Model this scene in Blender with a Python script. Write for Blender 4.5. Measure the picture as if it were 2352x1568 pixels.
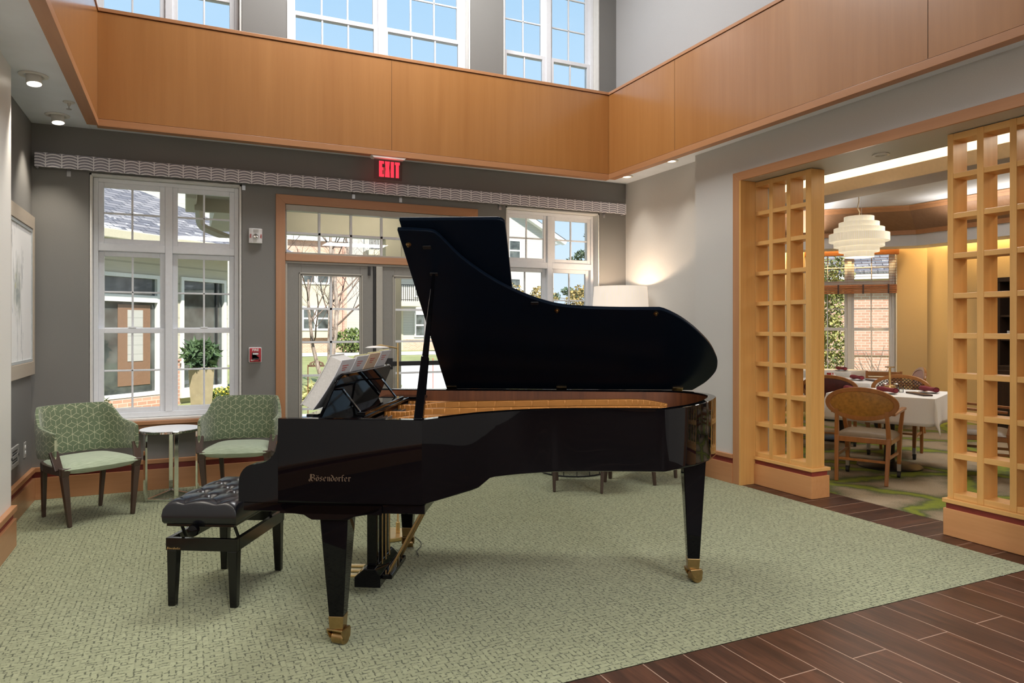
import bpy, bmesh, math, random
from mathutils import Vector, Matrix
random.seed(7)
for o in list(bpy.data.objects): bpy.data.objects.remove(o)
SC = bpy.context.scene
COL = SC.collection
PI = math.pi

# ---------------------------------------------------------------- camera
cam = bpy.data.cameras.new('camera')
cam.sensor_fit = 'HORIZONTAL'; cam.sensor_width = 36.0
cam.lens = 36.0 * 1616.0 / 2352.0
cam.shift_y = -(784.0 - 752.6) / 2352.0
cam.clip_start = 0.05; cam.clip_end = 400
camo = bpy.data.objects.new('camera', cam); COL.objects.link(camo)
camo.location = (0, 0, 1.4)
camo.rotation_euler = (math.radians(90), 0, math.radians(-25.05))
SC.camera = camo

# ---------------------------------------------------------------- view
SC.view_settings.view_transform = 'Standard'
SC.view_settings.look = 'None'
SC.view_settings.exposure = 0.0
SC.view_settings.gamma = 1.0
SC.view_settings.use_curve_mapping = False
SC.cycles.use_denoising = True
try:
    SC.cycles.denoiser = 'OPENIMAGEDENOISE'
    SC.cycles.denoising_input_passes = 'RGB_ALBEDO_NORMAL'
except Exception: pass
SC.cycles.max_bounces = 10
SC.cycles.diffuse_bounces = 5
SC.cycles.glossy_bounces = 5
SC.cycles.transparent_max_bounces = 24
SC.cycles.caustics_reflective = False
SC.cycles.caustics_refractive = False
SC.cycles.sample_clamp_indirect = 6.0

# ---------------------------------------------------------------- sky
world = bpy.data.worlds.new('sky'); SC.world = world; world.use_nodes = True
wn = world.node_tree; wn.nodes.clear()
def wnode(t, **k):
    n = wn.nodes.new(t)
    for a, b in k.items(): setattr(n, a, b)
    return n
w_out = wnode('ShaderNodeOutputWorld'); w_bg = wnode('ShaderNodeBackground')
w_tc = wnode('ShaderNodeTexCoord'); w_sep = wnode('ShaderNodeSeparateXYZ')
wn.links.new(w_tc.outputs['Generated'], w_sep.inputs[0])
w_ramp = wnode('ShaderNodeValToRGB')
cr = w_ramp.color_ramp
cr.elements[0].position = 0.0; cr.elements[0].color = (0.74, 0.86, 0.97, 1)
cr.elements[1].position = 1.0; cr.elements[1].color = (0.26, 0.50, 0.88, 1)
e = cr.elements.new(0.16); e.color = (0.60, 0.80, 0.97, 1)
e = cr.elements.new(0.45); e.color = (0.42, 0.67, 0.93, 1)
wn.links.new(w_sep.outputs['Z'], w_ramp.inputs[0])
w_map = wnode('ShaderNodeMapping'); w_map.inputs['Scale'].default_value = (2.0, 5.0, 9.0)
w_noise = wnode('ShaderNodeTexNoise'); w_noise.inputs['Scale'].default_value = 1.3; w_noise.inputs['Detail'].default_value = 6
wn.links.new(w_tc.outputs['Generated'], w_map.inputs[0]); wn.links.new(w_map.outputs[0], w_noise.inputs['Vector'])
w_cr = wnode('ShaderNodeMapRange'); w_cr.inputs['From Min'].default_value = .5; w_cr.inputs['From Max'].default_value = .8
w_cr.inputs['To Max'].default_value = .14
wn.links.new(w_noise.outputs[0], w_cr.inputs['Value'])
w_mix = wnode('ShaderNodeMixRGB'); w_mix.inputs['Color2'].default_value = (0.9, 0.95, 1, 1)
wn.links.new(w_cr.outputs[0], w_mix.inputs['Fac']); wn.links.new(w_ramp.outputs[0], w_mix.inputs['Color1'])
wn.links.new(w_mix.outputs[0], w_bg.inputs['Color'])
w_bg.inputs['Strength'].default_value = 1.12
wn.links.new(w_bg.outputs[0], w_out.inputs[0])

# ---------------------------------------------------------------- sun and large fill lights
def light(name, kind, loc, power, color=(1, 1, 1), rot=(0, 0, 0), **k):
    l = bpy.data.lights.new(name, kind); l.energy = power; l.color = color
    for a, b in k.items(): setattr(l, a, b)
    o = bpy.data.objects.new(name, l); COL.objects.link(o); o.location = loc; o.rotation_euler = rot
    return o
def aim(o, direction):
    o.rotation_euler = Vector(direction).to_track_quat('-Z', 'Y').to_euler()
sun = light('sun', 'SUN', (0, -20, 30), 9.5, (1, .95, .86), angle=math.radians(.6))
aim(sun, (-0.02, 0.64, -0.76))
WARM = (1, .86, .70)
# unseen fill lights added high in the well and in the rear ceiling
light('hall_fill_light', 'AREA', (1.8, 5.45, 5.93), 200, (1, .985, .965), size=2.6, size_y=.9, shape='RECTANGLE')
for x, y, p in ((.5, -.2, 95), (3.1, -.2, 95), (.5, -2.6, 110), (3.1, -2.6, 110), (1.8, -5.2, 110)):
    light('rear_fill_light', 'AREA', (x, y, 3.04), p, (1, .975, .94), size=1.2, size_y=.6, shape='RECTANGLE')
# daylight portals in the window openings
def portal(loc, sx, sy, rot):
    l = light('window_portal', 'AREA', loc, 1, rot=rot, size=sx, size_y=sy, shape='RECTANGLE')
    l.data.cycles.is_portal = True
for x0, x1, z0, z1 in ((-.71, .48, .6, 2.7), (3.13, 4.3, .6, 2.7), (.86, 2.72, .2, 2.56), (-.71, .48, 3.4, 5.6), (.88, 2.72, 3.4, 5.6), (3.1, 4.3, 3.4, 5.6)):
    portal(((x0 + x1) / 2, 7.12, (z0 + z1) / 2), x1 - x0, z1 - z0, (math.radians(-90), 0, 0))

# ---------------------------------------------------------------- node helpers
def mat_new(name):
    m = bpy.data.materials.new(name); m.use_nodes = True
    nt = m.node_tree; nt.nodes.clear()
    o = nt.nodes.new('ShaderNodeOutputMaterial'); b = nt.nodes.new('ShaderNodeBsdfPrincipled')
    nt.links.new(b.outputs[0], o.inputs[0])
    return m, nt, b
def nd(nt, t, ins=None, **k):
    n = nt.nodes.new(t)
    for a, b in k.items(): setattr(n, a, b)
    for a, b in (ins or {}).items():
        if hasattr(b, 'is_output') : nt.links.new(b, n.inputs[a])
        else: n.inputs[a].default_value = b
    return n
def mth(nt, op, a, b=None, c=None, clamp=False):
    n = nt.nodes.new('ShaderNodeMath'); n.operation = op; n.use_clamp = clamp
    for i, v in enumerate((a, b, c)):
        if v is None: continue
        if hasattr(v, 'is_output'): nt.links.new(v, n.inputs[i])
        else: n.inputs[i].default_value = v
    return n.outputs[0]
def ramp(nt, fac, stops, interp='LINEAR'):
    n = nt.nodes.new('ShaderNodeValToRGB'); n.color_ramp.interpolation = interp
    r = n.color_ramp
    while len(r.elements) < len(stops): r.elements.new(0.5)
    for e, (p, c) in zip(r.elements, stops):
        e.position = p; e.color = tuple(c) + ((1,) if len(c) == 3 else ())
    nt.links.new(fac, n.inputs[0])
    return n.outputs[0]
def mix(nt, fac, a, b, mode='MIX'):
    n = nt.nodes.new('ShaderNodeMixRGB'); n.blend_type = mode
    for i, v in enumerate((fac, a, b)):
        if hasattr(v, 'is_output'): nt.links.new(v, n.inputs[i])
        elif i == 0: n.inputs[0].default_value = v
        else: n.inputs[i].default_value = tuple(v) + ((1,) if len(v) == 3 else ())
    return n.outputs[0]
def coords(nt, kind='Object', scale=(1, 1, 1), loc=(0, 0, 0), rot=(0, 0, 0)):
    t = nt.nodes.new('ShaderNodeTexCoord')
    m = nt.nodes.new('ShaderNodeMapping')
    m.inputs['Scale'].default_value = scale; m.inputs['Location'].default_value = loc; m.inputs['Rotation'].default_value = rot
    nt.links.new(t.outputs[kind], m.inputs[0])
    return m.outputs[0]
def noise(nt, vec, scale=5, detail=3, rough=.5, dist=0.0):
    return nd(nt, 'ShaderNodeTexNoise', {'Vector': vec, 'Scale': scale, 'Detail': detail, 'Roughness': rough, 'Distortion': dist}).outputs[0]
def bump(nt, b, h, strength=.2, dist=.01):
    n = nd(nt, 'ShaderNodeBump', {'Height': h, 'Strength': strength, 'Distance': dist})
    nt.links.new(n.outputs[0], b.inputs['Normal'])
def setp(b, **k):
    for a, v in k.items():
        b.inputs[a.replace('_', ' ')].default_value = v

def plain(name, c, rough=.5, metal=0., var=.06, scale=30, coat=0., bumpy=0., spec=.5, sheen=0.):
    m, nt, b = mat_new(name)
    v = coords(nt); n = noise(nt, v, scale, 3)
    c0 = tuple(max(0, x * (1 - var)) for x in c); c1 = tuple(min(1, x * (1 + var)) for x in c)
    nt.links.new(ramp(nt, n, [(.3, c0), (.7, c1)]), b.inputs['Base Color'])
    setp(b, Roughness=rough, Metallic=metal)
    b.inputs['Specular IOR Level'].default_value = spec
    if coat: b.inputs['Coat Weight'].default_value = coat; b.inputs['Coat Roughness'].default_value = .03
    if sheen: b.inputs['Sheen Weight'].default_value = sheen
    if bumpy: bump(nt, b, n, bumpy, .004)
    return m
def wood(name, c1, c2, grain='Z', scale=1., rough=.35, coat=.0, fleck=.12):
    m, nt, b = mat_new(name)
    s = {'X': (1.2, 26, 26), 'Y': (26, 1.2, 26), 'Z': (26, 26, 1.2)}[grain]
    v = coords(nt, scale=tuple(x * scale for x in s))
    n1 = noise(nt, v, 1.0, 5, .6, .4)
    s2 = {'X': (.35, 3.2, 3.2), 'Y': (3.2, .35, 3.2), 'Z': (3.2, 3.2, .35)}[grain]
    n2 = noise(nt, coords(nt, scale=tuple(x * scale for x in s2)), 1.0, 3, .5, .3)
    f = mth(nt, 'ADD', mth(nt, 'MULTIPLY', n1, .55), mth(nt, 'MULTIPLY', n2, .45))
    col = ramp(nt, f, [(.30, c1), (.68, c2)])
    s3 = {'X': (14, 160, 160), 'Y': (160, 14, 160), 'Z': (160, 160, 14)}[grain]
    n3 = noise(nt, coords(nt, scale=tuple(x * scale for x in s3)), 1.0, 2)
    col = mix(nt, mth(nt, 'MULTIPLY', n3, fleck), col, tuple(x * .55 for x in c1), 'MIX')
    nt.links.new(col, b.inputs['Base Color'])
    setp(b, Roughness=rough)
    if coat: b.inputs['Coat Weight'].default_value = coat; b.inputs['Coat Roughness'].default_value = .18
    bump(nt, b, n1, .04, .002)
    return m
def emit(name, c, strength):
    m = bpy.data.materials.new(name); m.use_nodes = True; nt = m.node_tree; nt.nodes.clear()
    o = nt.nodes.new('ShaderNodeOutputMaterial'); e = nt.nodes.new('ShaderNodeEmission')
    n = noise(nt, coords(nt), 12, 2)
    nt.links.new(ramp(nt, n, [(.2, tuple(x * .95 for x in c)), (.8, c)]), e.inputs[0])
    e.inputs[1].default_value = strength; nt.links.new(e.outputs[0], o.inputs[0])
    return m
def glassm(name, tint=(1, 1, 1), refl=1.0):
    m = bpy.data.materials.new(name); m.use_nodes = True; nt = m.node_tree; nt.nodes.clear()
    o = nt.nodes.new('ShaderNodeOutputMaterial')
    t = nd(nt, 'ShaderNodeBsdfTransparent', {'Color': tuple(tint) + (1,)})
    g = nd(nt, 'ShaderNodeBsdfGlossy', {'Roughness': .01})
    f = nd(nt, 'ShaderNodeFresnel', {'IOR': 1.35})
    s = nd(nt, 'ShaderNodeMixShader', {0: mth(nt, 'MULTIPLY', f.outputs[0], refl), 1: t.outputs[0], 2: g.outputs[0]})
    nt.links.new(s.outputs[0], o.inputs[0])
    return m

# ---------------------------------------------------------------- mesh helpers
class MB:
    def __init__(s): s.v = []; s.f = []; s.uv = None
    def add(s, vs, fs):
        n = len(s.v); s.v += [tuple(p) for p in vs]; s.f += [tuple(i + n for i in f) for f in fs]; return s
    def bx(s, x0, x1, y0, y1, z0, z1):
        if x0 > x1: x0, x1 = x1, x0
        if y0 > y1: y0, y1 = y1, y0
        if z0 > z1: z0, z1 = z1, z0
        return s.add([(x, y, z) for z in (z0, z1) for y in (y0, y1) for x in (x0, x1)],
                     [(0, 2, 3, 1), (4, 5, 7, 6), (0, 1, 5, 4), (2, 6, 7, 3), (0, 4, 6, 2), (1, 3, 7, 5)])
    def obox(s, c, ax, ay, az):
        c = Vector(c); ax = Vector(ax); ay = Vector(ay); az = Vector(az)
        vs = [c + ax * i + ay * j + az * k for k in (-1, 1) for j in (-1, 1) for i in (-1, 1)]
        fl = [(0, 2, 3, 1), (4, 5, 7, 6), (0, 1, 5, 4), (2, 6, 7, 3), (0, 4, 6, 2), (1, 3, 7, 5)]
        if ax.cross(ay).dot(az) < 0: fl = [f[::-1] for f in fl]
        return s.add(vs, fl)
    def bar(s, p0, p1, w, h, up=(0, 0, 1), w1=None, h1=None):
        p0 = Vector(p0); p1 = Vector(p1); d = (p1 - p0).normalized(); u = Vector(up)
        if abs(d.dot(u)) > .99: u = Vector((0, 1, 0))
        r = d.cross(u).normalized(); u = r.cross(d).normalized()
        w1 = w if w1 is None else w1; h1 = h if h1 is None else h1
        vs = []
        for p, a, b in ((p0, w, h), (p1, w1, h1)):
            vs += [p - r * a / 2 - u * b / 2, p + r * a / 2 - u * b / 2, p + r * a / 2 + u * b / 2, p - r * a / 2 + u * b / 2]
        return s.add(vs, [(3, 2, 1, 0), (4, 5, 6, 7), (0, 1, 5, 4), (1, 2, 6, 5), (2, 3, 7, 6), (3, 0, 4, 7)])
    def tube(s, pts, r, seg=10, cap=True):
        pts = [Vector(p) for p in pts]; n = len(pts)
        rs = r if isinstance(r, (list, tuple)) else [r] * n
        ref = None; vs = []; fs = []
        for i, p in enumerate(pts):
            d = (pts[min(i + 1, n - 1)] - pts[max(i - 1, 0)])
            d = d.normalized() if d.length > 1e-9 else Vector((0, 0, 1))
            if ref is None:
                ref = Vector((0, 0, 1)) if abs(d.z) < .9 else Vector((1, 0, 0))
            a = d.cross(ref).normalized(); b = a.cross(d).normalized(); ref = b
            for k in range(seg):
                t = 2 * PI * k / seg
                vs.append(p + (a * math.cos(t) + b * math.sin(t)) * rs[i])
        for i in range(n - 1):
            for k in range(seg):
                k2 = (k + 1) % seg
                fs.append((i * seg + k2, i * seg + k, (i + 1) * seg + k, (i + 1) * seg + k2))
        if cap:
            fs.append(tuple(range(seg))); fs.append(tuple(reversed(range((n - 1) * seg, n * seg))))
        return s.add(vs, fs)
    def lathe(s, prof, c=(0, 0, 0), seg=32, closed=False):
        cx, cy, cz = c; vs = []; fs = []; n = len(prof)
        for r, z in prof:
            r = max(r, 1e-5)
            for k in range(seg):
                t = 2 * PI * k / seg; vs.append((cx + r * math.cos(t), cy + r * math.sin(t), cz + z))
        for i in range(n - 1 if not closed else n):
            j = (i + 1) % n
            for k in range(seg):
                k2 = (k + 1) % seg
                fs.append((i * seg + k, i * seg + k2, j * seg + k2, j * seg + k))
        if not closed:
            if prof[0][0] > 1e-4: fs.append(tuple(reversed(range(seg))))
            if prof[-1][0] > 1e-4: fs.append(tuple(range((n - 1) * seg, n * seg)))
        return s.add(vs, fs)
    def prism(s, poly, fn, t0, t1):
        """poly: 2D points; fn(a, b, t) -> 3D"""
        n = len(poly)
        vs = [fn(a, b, t0) for a, b in poly] + [fn(a, b, t1) for a, b in poly]
        fs = [tuple(range(n)), tuple(reversed(range(n, 2 * n)))]
        fs += [(i, i + n, (i + 1) % n + n, (i + 1) % n) for i in range(n)]
        return s.add(vs, fs)
    def grid(s, fn, nu, nv, flip=False):
        vs = [fn(i / nu, j / nv) for j in range(nv + 1) for i in range(nu + 1)]
        fs = []
        for j in range(nv):
            for i in range(nu):
                a = j * (nu + 1) + i
                q = (a, a + 1, a + nu + 2, a + nu + 1)
                fs.append(q[::-1] if flip else q)
        return s.add(vs, fs)
    def ball(s, c, r, nu=14, nv=8, sc=(1, 1, 1)):
        prof = [(r * math.sin(PI * j / nv), -r * math.cos(PI * j / nv)) for j in range(nv + 1)]
        n0 = len(s.v); s.lathe(prof, (0, 0, 0), nu)
        for i in range(n0, len(s.v)):
            x, y, z = s.v[i]; s.v[i] = (c[0] + x * sc[0], c[1] + y * sc[1], c[2] + z * sc[2])
        return s
    def xf(s, M):
        s.v = [tuple(M @ Vector(p)) for p in s.v]; return s
    def build(s, name, m, parent=None, smooth=False, bevel=0., seg=2, sub=0, fix=True, loc=None, angle=40):
        me = bpy.data.meshes.new(name); me.from_pydata(s.v, [], s.f); me.update()
        if fix:
            b = bmesh.new(); b.from_mesh(me); bmesh.ops.recalc_face_normals(b, faces=b.faces); b.to_mesh(me); b.free()
        o = bpy.data.objects.new(name, me); COL.objects.link(o)
        if m is not None: me.materials.append(MT[m] if isinstance(m, str) else m)
        if parent is not None: o.parent = parent
        if loc is not None: o.location = loc
        if smooth:
            for p in me.polygons: p.use_smooth = True
            try: me.set_sharp_from_angle(angle=math.radians(angle))
            except Exception: pass
        if sub:
            md = o.modifiers.new('subdivide', 'SUBSURF'); md.levels = sub; md.render_levels = sub
        if bevel:
            md = o.modifiers.new('bevel', 'BEVEL'); md.width = bevel; md.segments = seg; md.limit_method = 'ANGLE'; md.angle_limit = math.radians(35)
            md.harden_normals = False
        return o
MT = {}
def tag(o, label=None, cat=None, group=None, kind=None):
    if label: o['label'] = label
    if cat: o['category'] = cat
    if group: o['group'] = group
    if kind: o['kind'] = kind
    return o
def thing(name, label, cat, loc=(0, 0, 0), rotz=0., group=None, kind=None):
    o = bpy.data.objects.new(name, None); COL.objects.link(o); o.empty_display_size = .1
    o.location = loc; o.rotation_euler = (0, 0, rotz)
    return tag(o, label, cat, group, kind)
def copy_tree(o, parent=None):
    c = o.copy(); COL.objects.link(c); c.parent = parent
    for ch in list(o.children): copy_tree(ch, c)
    return c
def dup(o, loc, rotz, label, group=None):
    c = copy_tree(o); c.location = loc; c.rotation_euler = (0, 0, rotz); c['label'] = label
    if group: c['group'] = group
    return c
def text_mesh(body, size, name, m, parent, M, extrude=.0015, sx=1., bold=0.0, align='CENTER'):
    cu = bpy.data.curves.new(name, 'FONT'); cu.body = body; cu.size = size; cu.extrude = extrude; cu.offset = bold
    cu.align_x = align; cu.align_y = 'CENTER'; cu.resolution_u = 3
    t = bpy.data.objects.new(name, cu); COL.objects.link(t)
    bpy.context.view_layer.update()
    me = bpy.data.meshes.new_from_object(t.evaluated_get(bpy.context.evaluated_depsgraph_get()))
    bpy.data.objects.remove(t)
    me.transform(M @ Matrix.Diagonal((sx, 1, 1, 1)))
    me.materials.clear(); me.materials.append(MT[m])
    o = bpy.data.objects.new(name, me); COL.objects.link(o); o.parent = parent
    return o
# ---------------------------------------------------------------- materials
def wall_mat(name, c, rough=.7):
    m, nt, b = mat_new(name)
    n1 = noise(nt, coords(nt, scale=(140, 140, 500)), 1, 2); n2 = noise(nt, coords(nt, scale=(500, 500, 120)), 1, 2)
    n3 = noise(nt, coords(nt), 1.2, 2)
    f = mth(nt, 'ADD', mth(nt, 'MULTIPLY', mth(nt, 'ADD', n1, n2), .4), mth(nt, 'MULTIPLY', n3, .2))
    nt.links.new(ramp(nt, f, [(.3, tuple(x * .88 for x in c)), (.7, tuple(x * 1.1 for x in c))]), b.inputs['Base Color'])
    setp(b, Roughness=rough); b.inputs['Specular IOR Level'].default_value = .35
    bump(nt, b, f, .08, .003)
    return m
MT['wall'] = wall_mat('wall_fabric', (.205, .200, .190), .5)
MT['wall_right'] = wall_mat('wall_fabric_lit', (.54, .53, .505), .5)  # paler copy of the wall fabric, with window and hall light in its colour
MT['pier'] = wall_mat('pier_lit', (.78, .765, .735), .45)  # wall material lightened so the colour carries the window sheen on the pier
MT['wall_dark'] = wall_mat('wall_fabric_grey', (.27, .25, .222), .6)
MT['wall_pale'] = wall_mat('wall_paint_pale', (.44, .44, .445), .5)
MT['wall_gold'] = wall_mat('wall_gold', (.50, .375, .205), .55)
MT['white_wall'] = plain('soffit_white', (.62, .63, .65), .7, var=.03, scale=6)
MT['ceil_grey'] = plain('soffit_grey', (.82, .87, .95), .6, var=.03, scale=5)
MT['mauve'] = plain('soffit_mauve', (.40, .36, .36), .7, var=.03)
MT['beige'] = plain('beam_beige', (.84, .64, .42), .7, var=.03)
MT['white'] = plain('window_vinyl', (.78, .80, .84), .35, var=.02)
MT['reveal'] = plain('reveal_white', (.74, .73, .70), .45, var=.03)
MT['door_taupe'] = plain('door_taupe', (.235, .228, .21), .4, var=.03, scale=60)
MT['door_bead'] = plain('door_bead', (.42, .40, .35), .4, var=.03)
MT['maple'] = wood('maple_panel', (.335, .135, .031), (.425, .19, .053), 'Z', .55, .42, 1.0, .06)
MT['maple_trim_x'] = wood('trim_wood_across', (.40, .185, .080), (.49, .24, .112), 'X', 1, .38, .2)
MT['maple_trim_y'] = wood('trim_wood_along', (.40, .185, .080), (.49, .24, .112), 'Y', 1, .38, .2)
MT['maple_trim_z'] = wood('trim_wood_upright', (.40, .185, .080), (.49, .24, .112), 'Z', 1, .38, .2)
MT['screen_z'] = wood('screen_wood_upright', (.60, .315, .090), (.76, .44, .155), 'Z', 1, .33, .3)
MT['screen_y'] = wood('screen_wood_along', (.62, .33, .100), (.78, .46, .17), 'Y', 1, .33, .3)
MT['plinth_wood'] = wood('plinth_wood', (.53, .25, .095), (.64, .32, .135), 'Y', 1, .38, .2)
MT['groove'] = plain('shadow_groove', (.06, .03, .015), .8)
MT['red_band'] = plain('red_reveal', (.23, .035, .025), .55)
MT['dark_trim'] = plain('gasket_dark', (.02, .02, .02), .5)
MT['steel'] = plain('brushed_steel', (.62, .62, .62), .3, 1.0)
MT['chrome'] = plain('chrome', (.86, .88, .86), .06, 1.0, var=.01)
MT['brass'] = plain('brass', (.76, .55, .26), .28, .85, var=.05)
MT['old_brass'] = plain('aged_brass', (.40, .27, .13), .3, 1.0, var=.12, scale=40)
MT['gold_leaf'] = plain('gilt_lettering', (.115, .075, .048), .5, .3)
MT['black_gloss'] = plain('black_lacquer', (.0022, .0022, .003), .03, 0, var=.02, spec=.19)
MT['black_satin'] = plain('black_satin', (.0036, .0072, .0145), .30, 0, var=.03, spec=.06)
MT['black_wood'] = plain('black_painted_wood', (.005, .005, .005), .14, 0, spec=.4)
MT['black_metal'] = plain('black_metal', (.012, .012, .014), .35, .3)
MT['black_rubber'] = plain('black_rubber', (.01, .01, .01), .6)
MT['leather'] = plain('black_leather', (.006, .007, .011), .27, 0, var=.2, scale=120, bumpy=.03, spec=.55)
MT['bronze_plate'] = plain('bronze_plate', (.46, .19, .040), .38, .35, var=.08, scale=14)
MT['bronze_deep'] = plain('bronze_deep', (.085, .036, .012), .4, .3, var=.1, scale=14)
MT['string'] = plain('piano_wire', (.045, .022, .010), .5, .5)
MT['spruce'] = wood('soundboard_spruce', (.45, .22, .07), (.55, .30, .10), 'X', 1, .35)
MT['mahogany'] = wood('inner_rim_mahogany', (.085, .026, .010), (.22, .072, .024), 'Z', 1.4, .4, .1)
MT['ivory'] = plain('ivory_keys', (.75, .72, .64), .2)
MT['paper'] = plain('paper_pages', (.60, .59, .565), .7, var=.08, scale=120)
MT['paper_grey'] = plain('paper_cover_grey', (.62, .63, .66), .6, var=.04)
MT['paper_tan'] = plain('paper_cover_tan', (.66, .50, .36), .6, var=.04)
MT['paper_yellow'] = plain('paper_cover_yellow', (.66, .62, .32), .6, var=.04)
MT['print_red'] = plain('print_red', (.5, .12, .10), .6)
MT['walnut'] = wood('dark_walnut', (.040, .024, .018), (.078, .048, .036), 'Z', 1, .38, .1)
MT['dine_wood'] = wood('dining_wood', (.26, .095, .022), (.40, .165, .045), 'Z', 1.2, .3, .35)
MT['dine_pad'] = plain('ochre_vinyl', (.34, .16, .025), .4, var=.25, scale=35)
MT['dine_pad_red'] = plain('burgundy_vinyl', (.075, .012, .012), .45, var=.2, scale=35)
MT['dine_pad_pink'] = plain('pink_stripe_fabric', (.60, .42, .42), .8)
MT['seat_taupe'] = plain('taupe_seat', (.155, .108, .062), .5, var=.1)
MT['cloth'] = plain('white_tablecloth', (.80, .80, .80), .85, var=.03, scale=300, sheen=.2)
MT['napkin'] = plain('burgundy_napkin', (.20, .022, .035), .85, var=.15, scale=120)
MT['china'] = plain('white_china', (.82, .82, .82), .15)
MT['tray'] = wood('dark_tray', (.03, .012, .008), (.07, .03, .02), 'X', 1, .35)
MT['hutch'] = wood('dark_hutch', (.022, .012, .008), (.05, .026, .016), 'Z', 1, .4)
MT['glass'] = glassm('window_glass', (.985, .99, .99), .8)
MT['glassware'] = glassm('clear_glass', (.93, .95, .95), 2.5)
MT['acrylic'] = glassm('pink_acrylic', (.86, .70, .70), 1.6)
MT['exit_red'] = emit('exit_red', (1.0, .045, .075), 1.35)
MT['lamp_glow'] = emit('lamp_glow', (1.0, .90, .74), 7.0)
MT['cove_glow'] = emit('cove_glow', (1.0, .82, .55), 10.0)
MT['alarm_red'] = plain('alarm_red', (.42, .018, .03), .35)
MT['alarm_white'] = plain('alarm_white', (.70, .70, .70), .4)
MT['letter_white'] = plain('letter_white', (.85, .85, .85), .5)
MT['letter_red'] = plain('letter_red', (.5, .05, .05), .5)
MT['plug_white'] = plain('plug_white', (.75, .74, .72), .4)
MT['grille_grey'] = plain('grille_grey', (.40, .39, .37), .45)
MT['blind_wood'] = wood('blind_wood', (.30, .10, .025), (.46, .18, .05), 'X', 1, .4)
MT['cove_wood'] = wood('cove_wood', (.24, .125, .065), (.33, .185, .105), 'X', 1, .4, .1)
MT['cord_beige'] = plain('cord_beige', (.60, .50, .36), .7)

def shade_mat(name, c, strength, pleat=0):
    """lamp shade cloth that glows because a bulb burns inside it"""
    m, nt, b = mat_new(name)
    n = noise(nt, coords(nt, scale=(60, 60, 6)), 1, 3)
    col = ramp(nt, n, [(.3, tuple(x * .9 for x in c)), (.7, c)])
    if pleat:
        t = nd(nt, 'ShaderNodeTexCoord'); s = nd(nt, 'ShaderNodeSeparateXYZ', {0: t.outputs['Object']})
        a = mth(nt, 'ARCTAN2', s.outputs[1], s.outputs[0])
        fr = mth(nt, 'FRACT', mth(nt, 'MULTIPLY', a, pleat / (2 * PI)))
        col = mix(nt, mth(nt, 'MULTIPLY', mth(nt, 'LESS_THAN', fr, .22), .30), col, (.45, .38, .25))
    nt.links.new(col, b.inputs['Base Color']); nt.links.new(col, b.inputs['Emission Color'])
    setp(b, Roughness=.8); b.inputs['Emission Strength'].default_value = strength
    return m
MT['shade_pleat'] = shade_mat('pleated_shade', (.92, .84, .66), .50, 90)
MT['shade_cloth'] = shade_mat('linen_shade', (.90, .80, .69), .46)

def carpet_mat():
    m, nt, b = mat_new('carpet_green')
    t = nd(nt, 'ShaderNodeTexCoord')
    wob = nd(nt, 'ShaderNodeTexNoise', {'Vector': t.outputs['Object'], 'Scale': 55.0, 'Detail': 2.0})
    wv = nd(nt, 'ShaderNodeVectorMath', {0: wob.outputs[1], 1: (.5, .5, .5)}, operation='SUBTRACT')
    ws = nd(nt, 'ShaderNodeVectorMath', {0: wv.outputs[0]}, operation='SCALE'); ws.inputs['Scale'].default_value = .012
    pos = nd(nt, 'ShaderNodeVectorMath', {0: t.outputs['Object'], 1: ws.outputs[0]}, operation='ADD').outputs[0]
    def bricks(rot, bw, rh, sz):
        mp = nd(nt, 'ShaderNodeMapping', {'Vector': pos, 'Rotation': (0, 0, rot)})
        bt = nd(nt, 'ShaderNodeTexBrick', {'Vector': mp.outputs[0], 'Scale': 1.0, 'Mortar Size': sz, 'Mortar Smooth': .5, 'Brick Width': bw, 'Row Height': rh, 'Bias': 0.0,
                                          'Color1': (.25, .25, .25, 1), 'Color2': (.75, .75, .75, 1)})
        return bt.outputs['Fac'], bt.outputs['Color']
    f1, c1 = bricks(0, .060, .026, .0040)
    f2, c2 = bricks(PI / 2, .060, .026, .0040)
    sel = mth(nt, 'GREATER_THAN', noise(nt, pos, 20, 1), .5)
    f = nd(nt, 'ShaderNodeMixRGB', {0: sel, 1: f1, 2: f2}).outputs[0]
    brk = mth(nt, 'GREATER_THAN', noise(nt, pos, 52, 2), .50)
    f = mth(nt, 'MULTIPLY', f, brk)
    cc = nd(nt, 'ShaderNodeMixRGB', {0: sel, 1: c1, 2: c2}).outputs[0]
    fine = noise(nt, t.outputs['Object'], 420, 2)
    big = noise(nt, t.outputs['Object'], 1.1, 2)
    g = mth(nt, 'ADD', mth(nt, 'MULTIPLY', fine, .6), mth(nt, 'MULTIPLY', nd(nt, 'ShaderNodeSeparateColor', {0: cc}).outputs[0], .4))
    base = ramp(nt, g, [(.25, (.215, .235, .140)), (.75, (.345, .365, .225))])
    col = mix(nt, mth(nt, 'MULTIPLY', f, .9), base, (.060, .068, .036))
    nt.links.new(col, b.inputs['Base Color']); setp(b, Roughness=.95); b.inputs['Specular IOR Level'].default_value = .1
    b.inputs['Sheen Weight'].default_value = .15
    h = mth(nt, 'SUBTRACT', fine, mth(nt, 'MULTIPLY', f, 1.2))
    bump(nt, b, h, .5, .004)
    return m
MT['carpet'] = carpet_mat()

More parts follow.
